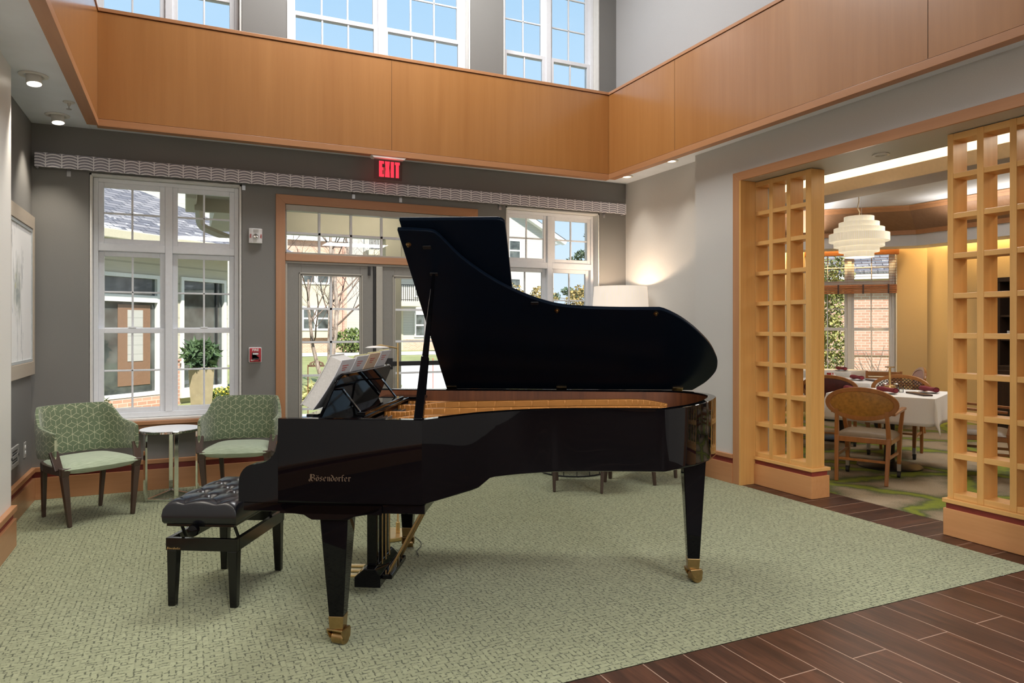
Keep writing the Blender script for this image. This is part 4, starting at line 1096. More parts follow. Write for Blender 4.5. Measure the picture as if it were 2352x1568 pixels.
# ---------------------------------------------------------------- sheet music on the desk
def book(yc, w, h, th, mats, label, dx=0., group='music books on the piano desk', top=.0):
    R = Matrix.Translation(piano.location) @ Matrix.Rotation(PA, 4, 'Z')
    base = desk.location + Vector((0, yc, .0362))
    t = thing('music_book', label, 'book', R @ base, PA, group)
    def q(a, y, z): u = dk(a, z); return (u[0], y, u[1])
    def sec(y0, y1, z0, z1, a0, a1, name, m, bend=0.):
        mb = MB(); N_ = 10
        vs = []
        for j in range(N_ + 1):
            z = z0 + (z1 - z0) * j / N_; bx_ = bend * (1 - j / N_) ** 2
            for a in (a0, a1):
                for y in (y0, y1): vs.append(q(a - bx_, y, z))
        fs = []
        for j in range(N_):
            b = j * 4; c = b + 4
            fs += [(b, b + 1, c + 1, c), (b + 3, b + 2, c + 2, c + 3), (b + 2, b, c, c + 2), (b + 1, b + 3, c + 3, c + 1)]
        fs += [(0, 2, 3, 1), (N_ * 4 + 1, N_ * 4 + 3, N_ * 4 + 2, N_ * 4)]
        mb.add(vs, fs); return mb.build(name, m, t, smooth=True, angle=40)
    bend = .035
    sec(-w / 2 + .004, w / 2 - .004, .003, h - .006, -th, -.0045, 'pages', mats[0], bend)
    sec(-w / 2, w / 2, 0, h, -.004, -.0005, 'back_cover', mats[1], bend)
    sec(-w / 2, w / 2, 0, h, -th - .004, -th - .0005, 'front_cover', mats[2], bend)
    pr = MB()
    for k in range(3): pr.obox(q(.0001, -w * .1, h - .03 - k * .012), (0, w * (.22 - .05 * k), 0), tuple(Vector(q(0, 0, 1)) * .0022), tuple(Vector(q(1, 0, 0)) * .0003))
    pr.build('cover_print', 'print_red', t)
    return t
book(-.375, .21, .272, .062, ('paper', 'paper_grey', 'paper'), 'thick grey covered music book nearest the camera on the piano desk')
book(-.150, .21, .282, .014, ('paper', 'paper_grey', 'paper_yellow'), 'thin grey music book second from the camera on the piano desk')
book(.075, .21, .288, .013, ('paper', 'paper_tan', 'paper_yellow'), 'tan covered music book third from the camera on the piano desk')
book(.300, .21, .296, .013, ('paper', 'paper_grey', 'paper_yellow'), 'grey music book farthest from the camera on the piano desk')

# ---------------------------------------------------------------- bench
bench = thing('piano_bench', 'black piano bench with tufted leather seat beside the keyboard', 'bench', (.6212 + .8703557 * -.815 + .4924236 * .64, 3.1429 - .4924236 * -.815 + .8703557 * .64, 0), PA)
BX, BY = .175, .285
def seat_fn(u, v):
    x = (u * 2 - 1); y = (v * 2 - 1)
    X = x * .195; Y = y * .325
    e = (1 - abs(x) ** 7) * (1 - abs(y) ** 9)
    a = X / .17; b = Y / .20
    s = abs(math.sin(PI * (a + b))) * abs(math.sin(PI * (a - b)))
    edge = min(1, (1 - abs(x)) / .20) * min(1, (1 - abs(y)) / .13)
    dd = 0.
    for ia in range(-2, 3):
        for ib in range(-3, 4):
            if (ia + ib) % 2 == 0 and abs(ia) < 2 and abs(ib) < 3: dd += math.exp(-((X - ia * .085) ** 2 + (Y - ib * .10) ** 2) / .00075)
    zz = .494 + .052 * max(e, 0) ** .5 - .030 * min(1, dd) - .012 * (1 - s ** .35) * min(1, max(0, edge - .1) * 1.8)
    k = 1 - .03 * (1 - e)
    return (X * k, Y * k, zz)
stp = MB().grid(seat_fn, 56, 88)
nu, nv = 56, 88
per = [j * (nu + 1) + i for i, j in [(i, 0) for i in range(nu + 1)] + [(nu, j) for j in range(1, nv + 1)] + [(i, nv) for i in range(nu - 1, -1, -1)] + [(0, j) for j in range(nv - 1, 0, -1)]]
n0 = len(stp.v)
for lvl, (zz, sc) in enumerate(((.465, 1.018), (.434, 1.008), (.422, .98))):
    stp.v += [(stp.v[i][0] * sc, stp.v[i][1] * sc, zz) for i in per]
m_ = len(per)
prev = per
for lvl in range(3):
    cur = list(range(n0 + lvl * m_, n0 + (lvl + 1) * m_))
    stp.f += [(prev[(i + 1) % m_], prev[i], cur[i], cur[(i + 1) % m_]) for i in range(m_)]
    prev = cur
stp.f.append(tuple(prev))
seat = stp.build('seat', 'leather', bench, smooth=True, angle=70)
for ia in range(-1, 2):
    for ib in range(-2, 3):
        X, Y = ia * .085, ib * .10
        if (ia + ib) % 2 == 0:
            MB().ball((X, Y, seat_fn((X / .195 + 1) / 2, (Y / .325 + 1) / 2)[2] + .001), .008, 10, 6, (1, 1, .5)).build('button', 'leather', seat, smooth=True)
MB().bx(-.175, .175, -.305, .305, .408, .4215).build('seat_board', 'black_wood', bench, bevel=.002)
ap = MB(); zt, zb = .346, .284; w_ = .024
ap.bx(-.185, .185, -.295, -.295 + w_, zb, zt); ap.bx(-.185, .185, .295 - w_, .295, zb, zt); ap.bx(-.185, -.185 + w_, -.2705, .2705, zb, zt); ap.bx(.185 - w_, .185, -.2705, .2705, zb, zt)
apo = ap.build('apron', 'black_wood', bench, bevel=.002)
for sx in (-1, 1):
    for sy in (-1, 1):
        x, y = sx * .157, sy * .267
        MB().add([(x + i * .025, y + j * .025, .2838) for j in (-1, 1) for i in (-1, 1)] + [(x + i * .0175 + sx * .004, y + j * .0175 + sy * .004, .001) for j in (-1, 1) for i in (-1, 1)], [(0, 1, 3, 2), (4, 6, 7, 5), (0, 4, 5, 1), (1, 5, 7, 3), (3, 7, 6, 2), (2, 6, 4, 0)]).build('leg', 'black_wood', bench, bevel=.004)
for sx in (-1, 1):
    for sy in (-1, 1):
        MB().bar((sx * .140, sy * .17, .300), (sx * .140, sy * .235, .405), .016, .008).build('lift_arm', 'black_metal', bench, bevel=.002)
MB().tube([(-.08, -.20, .392), (-.08, .20, .392)], .008, 8).build('lift_screw', 'black_metal', bench, smooth=True)
for sy in (-1, 1):
    k = MB().lathe([(0, 0), (.010, 0), (.010, .014), (.026, .018), (.030, .028), (.026, .044), (.010, .050), (0, .051)], (0, 0, 0), 18).xf(Matrix.Translation((-.02, sy * .300, .398)) @ Matrix.Rotation(sy * -PI / 2, 4, 'X'))
    k.build('height_knob', 'black_gloss', bench, smooth=True)
lettering('Bösendorfer', .0105, 'lettering', bench, (-.178, -.295, .290), (1, 0, 0), (0, 0, 1), (0, -1, 0), 'brass')

# ---------------------------------------------------------------- brass reading lamp behind the keyboard
lam = thing('reading_lamp', 'slim brass pharmacy floor lamp standing behind the piano keyboard', 'floor lamp', (1.305, 4.60, 0))
MB().lathe([(0, 0), (.13, 0), (.132, .004), (.132, .022), (.128, .026), (0, .026)], (-.05, .02, 0.001), 40).build('base', 'brass', lam, smooth=True, angle=40)
MB().lathe([(.014, 0), (.014, .07), (.008, .075), (.0065, .08), (.0065, 1.27), (0, 1.271)], (0, 0, .0275), 14).build('pole', 'brass', lam, smooth=True, angle=40)
MB().tube([(0, 0, 1.262), (-.115, .02, 1.285), (-.16, .03, 1.272)], .005, 8).build('arm', 'brass', lam, smooth=True)
shd = MB()
shd.grid(lambda u, v: (-.135 + (u - .5) * .15, .025 + (v - .5) * .075, 1.268 + .013 * math.cos((v - .5) * PI) * math.sin(u * PI) ** .4), 12, 10)
shd.grid(lambda u, v: (-.135 + (u - .5) * .146, .025 + (v - .5) * .071, 1.266 + .012 * math.cos((v - .5) * PI) * math.sin(u * PI) ** .4), 12, 10, True)
shd.build('lamp_shade', 'reveal', lam, smooth=True)
cord = MB().tube(smooth_path([(.05, .02, .012), (.10, -.12, .005), (.08, -.26, .005), (.02, -.36, .005), (.0, -.46, .005)], 6), .002, 6); cord.build('power_cord', 'black_rubber', lam, smooth=True)
# ---------------------------------------------------------------- green armchairs (local front = -y)
def armchair(label):
    t = thing('armchair', label, 'armchair', group='green lounge armchairs')
    # back shell
    U = smooth_path([(-.285, -.165), (-.298, -.06), (-.292, .05), (-.262, .15), (-.20, .215), (-.10, .245), (0, .252), (.10, .245), (.20, .215), (.262, .15), (.292, .05), (.298, -.06), (.285, -.165)], 5)
    n = len(U); L = [0.]
    for a, b in zip(U[:-1], U[1:]): L.append(L[-1] + (b - a).length)
    mid = L[-1] / 2
    def top(s):
        k = abs(s - mid) / mid
        if k < .40: return .815
        if k < .66: q = (k - .40) / .26; return .815 - .130 * (q * q * (3 - 2 * q))
        return .685 - (k - .66) / .34 * .03
    def bot(s):
        k = abs(s - mid) / mid
        return .452 + .03 * max(0, (k - .5) / .5)
    NV = 10; vs = []; uvs = []
    T_ = [((U[min(i + 1, n - 1)] - U[max(i - 1, 0)]).normalized()) for i in range(n)]
    for side in (0, 1):
        for j in range(NV + 1):
            for i in range(n):
                N = Vector((-T_[i].y, T_[i].x))  # left of travel = inward or outward
                z = bot(L[i]) + (top(L[i]) - bot(L[i])) * j / NV
                lean = (z - .47) * .16 * max(0, min(1, (U[i].y + .05) / .3))
                th = .019 * (1 - (abs(j / NV - .5) * 2) ** 6 * .55) * (1 - (abs(i / (n - 1) - .5) * 2) ** 18 * .6)
                p = U[i] + N * (th if side else -th)
                out = 1 + lean * .25
                vs.append((p.x * out, p.y + lean, z)); uvs.append((L[i], z))
    W_ = n; S = (NV + 1) * n; fs = []
    for j in range(NV):
        for i in range(n - 1):
            a = j * W_ + i
            fs.append((a, a + 1, a + W_ + 1, a + W_)); fs.append((S + a + W_, S + a + W_ + 1, S + a + 1, S + a))
    for i in range(n - 1):
        fs.append((S + i, S + i + 1, i + 1, i)); a = NV * W_ + i; fs.append((a, a + 1, S + a + 1, S + a))
    for j in range(NV):
        a = j * W_; fs.append((a, a + W_, S + a + W_, S + a)); a += n - 1; fs.append((S + a, S + a + W_, a + W_, a))
    sh = MB().add(vs, fs).build('backrest', 'cube_fabric', t, smooth=True, angle=60)
    uv = sh.data.uv_layers.new(name='uv')
    for l in sh.data.loops: uv.data[l.index].uv = uvs[l.vertex_index]
    # seat cushion
    def seatp(u, v, top_=True):
        x = u * 2 - 1; y = v * 2 - 1
        wf = .262 - .03 * (v) ** 2
        e = max(0, (1 - abs(x) ** 3.2)) * max(0, 1 - abs(y) ** 4)
        return (x * wf, -.245 + v * .455 - .02 * (1 - x * x) * (1 - v), .405 + .055 * e ** .45)
    sc = MB().grid(lambda u, v: seatp(u, v), 24, 20)
    sc.grid(lambda u, v: (seatp(u, v)[0] * .97, seatp(u, v)[1], .405 - .050 * (max(0, 1 - abs(u * 2 - 1) ** 4) * max(0, 1 - abs(v * 2 - 1) ** 4)) ** .4), 24, 20, True)
    sc.build('seat', 'seat_green', t, smooth=True, angle=80)
    # side rails
    for s in (-1, 1):
        r = MB(); path = [(s * .268, -.215), (s * .272, -.10), (s * .262, .05), (s * .235, .17), (s * .19, .225)]
        for a, b in zip(path[:-1], path[1:]): r.bar((*a, .392), (*b, .392), .026, .052)
        r.build('seat_rail', 'walnut', t, bevel=.004)
        r = MB().bar((s * .274, -.185, .40), (s * .288, -.135, .53), .022, .055, (1, 0, 0), .018, .06); r.build('arm_support', 'walnut', t, bevel=.004)
        # legs
        g = MB(); g.bar((s * .218, -.220, .0005), (s * .250, -.208, .36), .026, .030, (0, 1, 0), .046, .046)
        g.add([(s * .250 + i * .023, -.208 + j * .023, .355) for j in (-1, 1) for i in (-1, 1)] + [(s * (.258 - .012) + i * .034, -.205 + j * .038, .418) for j in (-1, 1) for i in (-1, 1)], [(0, 1, 3, 2), (4, 6, 7, 5), (0, 4, 5, 1), (1, 5, 7, 3), (3, 7, 6, 2), (2, 6, 4, 0)])
        g.build('leg', 'walnut', t, bevel=.006, seg=3)
        MB().bar((s * .200, .232, .0005), (s * .212, .196, .40), .024, .028, (0, 1, 0), .038, .040).build('leg', 'walnut', t, bevel=.006)
    MB().bar((-.215, .192, .392), (.215, .192, .392), .025, .045).build('seat_rail', 'walnut', t, bevel=.003)
    return t
ch = armchair('green cube patterned armchair left of the chrome table, facing the piano')
ch.location = (-.645, 6.085, .0005); ch.rotation_euler = (0, 0, math.radians(30.6))
dup(ch, (.435, 6.225, .0005), math.radians(-17), 'green cube patterned armchair between chrome table and garden door')
dup(ch, (3.165, 5.365, .0005), math.radians(146), 'armchair behind the piano with two front legs showing left of the wire table')
dup(ch, (3.88, 5.42, .0005), math.radians(205), 'armchair hidden behind the piano tail leg, right of the wire table')

# round chrome side table
tb = thing('side_table', 'round mirrored chrome side table between the two green armchairs', 'side table', (-.095, 6.50, 0))
MB().lathe([(0, .545), (.232, .545), (.235, .548), (.235, .562), (.232, .565), (0, .565)], (0, 0, 0), 56).build('tabletop', 'chrome', tb, smooth=True, angle=40)
MB().lathe([(0, .5652), (.228, .5652), (.228, .5662), (0, .5662)], (0, 0, 0), 56).build('glass_top', 'white', tb)
legs_ = [212, 282, 340, 90]
for k, a in enumerate(legs_):
    a = math.radians(a); c, s = math.cos(a), math.sin(a)
    f = MB(); p = Vector((c * .214, s * .214, 0)); rr = Vector((c, s, 0)); tt = Vector((-s, c, 0))
    f.obox(p + Vector((0, 0, .273)), rr * .009, tt * .016, (0, 0, .2715)); f.build('leg', 'chrome', tb, bevel=.002)
    a2 = math.radians(legs_[(k + 1) % 4]); f = MB(); f.bar((c * .20, s * .20, .0095), (math.cos(a2) * .20, math.sin(a2) * .20, .0095), .022, .016); f.build('foot_bar', 'chrome', tb, bevel=.002)
# wire drum table behind the piano
wt = thing('wire_table', 'round black wire drum table partly seen under the piano', 'side table', (3.46, 6.0, 0))
r = MB(); N_ = 40
ring = lambda z, R: [(R * math.cos(2 * PI * k / N_), R * math.sin(2 * PI * k / N_), z) for k in range(N_ + 1)]
MB().tube(ring(.009, .32), .007, 6, False).build('bottom_ring', 'black_metal', wt, smooth=True)
MB().tube(ring(.47, .32), .007, 6, False).build('top_ring', 'black_metal', wt, smooth=True)
for k in range(16):
    a = 2 * PI * k / 16; MB().tube([(.32 * math.cos(a), .32 * math.sin(a), .01), (.32 * math.cos(a), .32 * math.sin(a), .47)], .004, 6).build('wire', 'black_metal', wt, smooth=True)
MB().lathe([(0, .478), (.335, .478), (.338, .486), (.335, .494), (0, .494)], (0, 0, 0), 40).build('tabletop', 'walnut', wt, smooth=True, angle=40)

# floor lamp in the corner
fl_ = thing('floor_lamp', 'floor lamp with a large white drum shade in the back corner', 'floor lamp', (4.30, 6.42, 0))
MB().lathe([(0, 0.0005), (.15, .0005), (.15, .02), (.02, .03), (.011, .05), (.011, 1.60), (0, 1.60)], (0, 0, 0), 28).build('stand', 'steel', fl_, smooth=True, angle=40)
MB().lathe([(.312, 1.47), (.286, 1.845), (.283, 1.845), (.309, 1.47)], (0, 0, 0), 56, True).build('lamp_shade', 'shade_cloth', fl_, smooth=True, angle=50)
sp = MB()
for a in (0, 2.094, 4.189): sp.tube([(0, 0, 1.60), (.285 * math.cos(a), .285 * math.sin(a), 1.80)], .003, 6)
sp.build('shade_spider', 'steel', fl_)
MB().ball((0, 0, 1.67), .035, 16, 10).build('bulb', 'lamp_glow', fl_, smooth=True)
light('floor_lamp_bulb', 'POINT', (4.30, 6.42, 1.72), 26, (1, .74, .52), shadow_soft_size=.045)

# ---------------------------------------------------------------- wall and ceiling fixtures
val = thing('window_valance', 'long white and grey scallop patterned valance above windows and door', 'valance', (0, YB, 0))
vb = MB(); vx0, vx1 = -1.085, 4.60
vb.bx(vx0, vx1, -.105, -.09, 2.70, 2.817); vb.bx(vx0, vx1, -.09, -.002, 2.803, 2.817); vb.bx(vx0, vx0 + .015, -.0898, -.002, 2.70, 2.8028); vb.bx(vx1 - .015, vx1, -.0898, -.002, 2.70, 2.8028)
vb.build('fabric_board', 'scallop', val, bevel=.006)
for x in (-.86, .50, 1.50, 1.97, 3.06, 4.36):
    b = MB(); b.bx(x - .014, x + .014, -.006, -.0005, 2.655, 2.80); b.bx(x - .014, x + .014, -.0895, -.006, 2.795, 2.8025); b.build('bracket', 'steel', val)
ex = thing('exit_sign', 'red EXIT sign hanging from the back balustrade panel', 'sign', (1.775, 6.60, 3.03))
MB().prism([(-.17, 0), (.17, 0), (.15, -.022), (-.15, -.022)], lambda a, z, t: (a, t, z), -.045, .045).build('housing', 'ext_white', ex, bevel=.003)
MB().bx(-.135, .135, -.004, .004, -.215, -.0225).build('acrylic_panel', 'acrylic', ex, bevel=.003)
def block_letters(parent, x0, z0, h, w, gap, y, t, m):
    """condensed E X I T"""
    s = h * .17; x = x0; mb = MB()
    mb.bx(x, x + s * 1.15, y, y - t, z0, z0 + h)
    for z in (z0, z0 + h * .43, z0 + h - s): mb.bx(x + s * 1.1, x + w * (.86 if z == z0 + h * .43 else 1), y, y - t * .98, z, z + s)
    x += w + gap
    for a, b in (((x + s * .6, z0), (x + w - s * .6, z0 + h)), ((x + w - s * .6, z0), (x + s * .6, z0 + h))):
        q = s * .62; mb.add([(a[0] - q, y - t, a[1]), (a[0] + q, y - t, a[1]), (b[0] + q, y - t, b[1]), (b[0] - q, y - t, b[1]), (a[0] - q, y, a[1]), (a[0] + q, y, a[1]), (b[0] + q, y, b[1]), (b[0] - q, y, b[1])], [(0, 1, 2, 3), (7, 6, 5, 4), (0, 4, 5, 1), (1, 5, 6, 2), (2, 6, 7, 3), (3, 7, 4, 0)]); t *= .97
    x += w + gap; mb.bx(x, x + s * 1.2, y, y - t, z0, z0 + h); x += s * 1.2 + gap
    mb.bx(x, x + w, y, y - t, z0 + h - s, z0 + h); mb.bx(x + w / 2 - s * .6, x + w / 2 + s * .6, y, y - t * .98, z0, z0 + h - s * .9)
    return mb.build('letters', m, parent)
block_letters(ex, -.088, -.192, .150, .047, .010, -.0042, .004, 'exit_red')
light('exit_sign_glow', 'POINT', (1.775, 6.53, 2.91), .6, (1, .08, .10), shadow_soft_size=.05)
st_ = thing('fire_strobe', 'white fire alarm horn strobe high on the wall left of the door', 'fire alarm', (.60, YB, 2.24))
MB().prism([(-.058, 0), (.058, 0), (.058, -.03), (.030, -.040), (-.030, -.040), (-.058, -.03)], lambda a, b, t: (a, b, t), -.068, .068).build('housing', 'alarm_white', st_, bevel=.005)
MB().lathe([(0, .022), (.018, .018), (.027, .004), (.028, 0), (0, 0)], (0, 0, 0), 20).xf(Matrix.Translation((0, -.040, -.004)) @ Matrix.Rotation(PI / 2, 4, 'X')).build('strobe_lens', 'chrome', st_, smooth=True)
gr = MB()
for k in range(5): gr.bx(-.022, .022, -.0412, -.0401, .030 + k * .006, .033 + k * .006)
gr.build('horn_grille', 'grille_grey', st_)
for s in (-1, 1):
    M = Matrix.Translation((s * .045, -.0358, -.002)) @ Matrix.Rotation(s * .34, 4, 'Z') @ Matrix.Rotation(PI / 2, 4, 'X') @ Matrix.Rotation(-PI / 2, 4, 'Z')
    text_mesh('FIRE', .020, 'letters', 'letter_red', st_, M, .0008, 1.0, .0004)
pu = thing('fire_pull_station', 'red FIRE pull station on the wall below the white strobe', 'fire alarm', (.597, YB, 1.152))
MB().bx(-.056, .056, -.030, 0, -.070, .070).build('back_box', 'alarm_white', pu, bevel=.008)
MB().bx(-.049, .049, -.046, -.0302, -.063, .063).build('cover', 'alarm_red', pu, bevel=.006)
MB().prism([(-.030, -.028), (.030, -.028), (.022, -.038), (-.022, -.038), ][::-1] + [(-.030, .022), (.030, .022)], lambda a, z, t: (a, t, z), -.056, -.0462).build('pull_handle', 'black_metal', pu, bevel=.002)
MB().bx(-.024, .024, -.0575, -.0562, .004, .018).build('handle_plate', 'letter_white', pu)
text_mesh('FIRE', .030, 'letters', 'letter_white', pu, Matrix.Translation((0, -.0465, .045)) @ Matrix.Rotation(PI / 2, 4, 'X'), .0012, 1.05, .0006)
MB().tube([(.033, -.052, -.048), (.033, -.0462, -.048)], .007, 14).build('lock', 'black_metal', pu, smooth=True)
for k in range(2): MB().bx(-.040, -.002 - k * .014, -.0466, -.0461, -.044 - k * .008, -.040 - k * .008).build('printed_line', 'letter_white', pu)
# painting on the left wall
pa = thing('painting', 'tall pale floral painting in a wide wooden frame on the left wall', 'painting', (-1.12, 6.33, 1.66))
w2, h2 = .475, .635
fm = MB()
for (y0, y1, z0, z1) in ((-w2 + .085, w2 - .06, h2 - .105, h2), (-w2 + .085, w2 - .06, -h2, -h2 + .105), (-w2, -w2 + .085, -h2, h2), (w2 - .06, w2, -h2, h2)): fm.bx(.001, .032, y0, y1, z0, z1)
fm.build('frame', 'frame_pale', pa, bevel=.003)
fm = MB(); a, b = w2 - .062, h2 - .107
for (y0, y1, z0, z1) in ((-a, a, b - .022, b), (-a, a, -b, -b + .022), (-a, -a + .022, -b + .022, b - .022), (a - .022, a, -b + .022, b - .022)): fm.bx(.002, .026, y0, y1, z0, z1)
fm.build('fillet', 'mat_grey', pa)
cvs = MB().add([(.018, -a + .02, -b + .02), (.018, a - .02, -b + .02), (.018, a - .02, b - .02), (.018, -a + .02, b - .02), (.002, -a + .02, -b + .02), (.002, a - .02, -b + .02), (.002, a - .02, b - .02), (.002, -a + .02, b - .02)], [(0, 1, 2, 3), (7, 6, 5, 4), (0, 4, 5, 1), (1, 5, 6, 2), (2, 6, 7, 3), (3, 7, 4, 0)]).build('canvas', 'painting', pa)
setuv(cvs, lambda c: ((c.y + a) / (2 * a), (c.z + b) / (2 * b)))
ve = thing('wall_vent', 'small slotted wall vent low on the left wall beside the armchair', 'vent', (-1.12, 6.18, .46))
vf = MB(); vf.bx(0, .012, -.13, .13, .045, .075); vf.bx(0, .012, -.13, .13, -.012, .012); vf.bx(0, .012, -.13, .13, -.075, -.045); vf.bx(0, .012, -.13, -.10, -.045, .045); vf.bx(0, .012, .10, .13, -.045, .045)
vf.build('grille', 'grille_grey', ve, bevel=.002); MB().bx(0.0005, .004, -.10, .10, -.045, .045).build('slot_back', 'dark_trim', ve)
for z in (.028, -.028): MB().bx(.004, .010, -.10, .10, z - .004, z + .004).build('louvre', 'grille_grey', ve)
ou = thing('wall_outlet', 'white double wall outlet near the left back corner', 'outlet', (-1.12, 6.57, .45))
MB().bx(0, .006, -.036, .036, -.060, .060).build('cover_plate', 'grille_grey', ou, bevel=.002)
for z in (.022, -.022): MB().lathe([(0, .004), (.016, .003), (.017, 0), (0, 0)], (0, 0, 0), 16).xf(Matrix.Translation((.0062, 0, z)) @ Matrix.Rotation(PI / 2, 4, 'Y')).build('socket', 'plug_white', ou, smooth=True)
def downlight(loc, label, tiltdir=None, power=14, name='ceiling_downlight', r=.085, lens='lamp_glow', beam=None):
    t = thing(name, label, 'downlight', loc, 0, 'round recessed downlights')
    MB().lathe([(r, -.001), (r, -.007), (r * .72, -.011), (r * .60, -.005), (r * .60, -.001)], (0, 0, 0), 32, True).build('trim_ring', 'ext_white', t, smooth=True, angle=40)
    if tiltdir:
        d = Vector(tiltdir).normalized(); q = d.to_track_quat('Z', 'Y').to_matrix().to_4x4()
        M = Matrix.Translation((0, 0, -.004)) @ q
        MB().lathe([(.044, -.02), (.046, .055), (.043, .058), (0, .058)], (0, 0, 0), 24).xf(M).build('lamp_head', 'ext_white', t, smooth=True, angle=40)
        MB().lathe([(0, .0585), (.041, .0585), (.041, .061), (0, .061)], (0, 0, 0), 20).xf(M).build('lens', 'lamp_glow', t)
        pos = Vector(loc) + d * .085
    else:
        MB().lathe([(0, -.002), (r * .58, -.002), (r * .58, -.004), (0, -.004)], (0, 0, 0), 24).build('lens', lens, t)
        d = Vector((0, 0, -1)); pos = Vector(loc) + d * .03
    if power:
        l = light('soffit_spot', 'SPOT', pos, power, (1, .90, .76), spot_size=math.radians(75), spot_blend=.7, shadow_soft_size=.035); aim(l, beam or d)
    return t
downlight((-.896, 5.549, 3.07), 'adjustable ceiling downlight at the left nearer the camera', (.10, -.12, -1), 55, beam=(-.16, .10, -1))
downlight((-.894, 6.515, 3.07), 'adjustable ceiling downlight at the left nearest the back wall', (.10, -.12, -1), 42, beam=(-.16, .06, -1))
downlight((4.436, 6.497, 3.07), 'downlight in the right soffit nearest the back corner', None, 9, r=.07)
downlight((4.422, 5.70, 3.07), 'downlight in the right soffit second from the back corner', None, 9, r=.07)
for x, ys_ in ((-.84, (4.58, 3.62, 2.66, 1.70)),):
    for y in ys_: aim(light('soffit_spot', 'SPOT', (x, y, 3.03), 34 if x < 0 else 14, (1, .92, .80), spot_size=math.radians(110), spot_blend=.8, shadow_soft_size=.05), (0, 0, -1))  # extra unseen spots continuing the row, added to brighten the left side
t = downlight((4.78, 4.619 - .98 + .0, 2.71), 'small unlit round fitting in the header over the dining opening', None, 0, 'ceiling_fitting', .06, 'grille_grey')
sk = thing('sprinkler', 'small white fire sprinkler in the left soffit between the downlights', 'sprinkler', (-.765, 6.10, 3.07))
MB().lathe([(0, -.001), (.040, -.001), (.036, -.008), (.012, -.010), (.009, -.03), (0, -.03)], (0, 0, 0), 24).build('escutcheon', 'ext_white', sk, smooth=True)
MB().lathe([(0, -.031), (.003, -.031), (.003, -.052), (.018, -.053), (.018, -.056), (0, -.057)], (0, 0, 0), 16).build('deflector', 'steel', sk, smooth=True)

# ---------------------------------------------------------------- lattice screens
def screen(label, xf_, ys, xbase, yb0, yb1):
    """ys: stile (y0,y1) list, near edge last"""
    t = thing('lattice_screen', label, 'room divider', (0, 0, 0), 0, 'wooden lattice screens')
    D = .150
    MB().bx(xbase, xbase + .205, yb0, yb1, .0005, .183).build('plinth', 'plinth_wood', t, bevel=.003)
    tag(MB().bx(xbase + .014, xbase + .19, yb0 + .012, yb1 - .012, .183, .222).build('reveal_band', 'red_band', t), 'dark red recessed band')
    MB().bx(xbase - .006, xbase + .211, yb0 - .006, yb1 + .004, .222, .250).build('cap_rail', 'screen_y', t, bevel=.003)
    x0 = xf_
    for i, (a, b) in enumerate(ys):
        MB().bx(x0, x0 + D, a, b, .2502, 2.705).build('stile', 'screen_z', t, bevel=.002)
    gaps = [(ys[i][0], ys[i + 1][1]) for i in range(len(ys) - 1)]
    for a, b in gaps:
        for k in range(10):
            z = .29 + .2685 * k
            if k == 0: za, zb = .2505, .290
            elif k == 9: za, zb = 2.66, 2.7045
            else: za, zb = z - .036, z
            MB().bx(x0 + .003, x0 + D - .003, b - .0001, a + .0001, za, zb).build('shelf', 'screen_y', t, bevel=.002)
    return t
screen('wooden lattice screen at the left side of the dining opening', 4.652, [(4.795, 4.820), (4.592, 4.633), (4.393, 4.436), (4.175, 4.233)], 4.640, 4.160, 4.818)
screen('wooden lattice screen at the right edge of the photo', 4.690, [(3.030, 3.069), (2.832, 2.874), (2.632, 2.673), (2.442, 2.478)], 4.668, 2.442, 3.085)

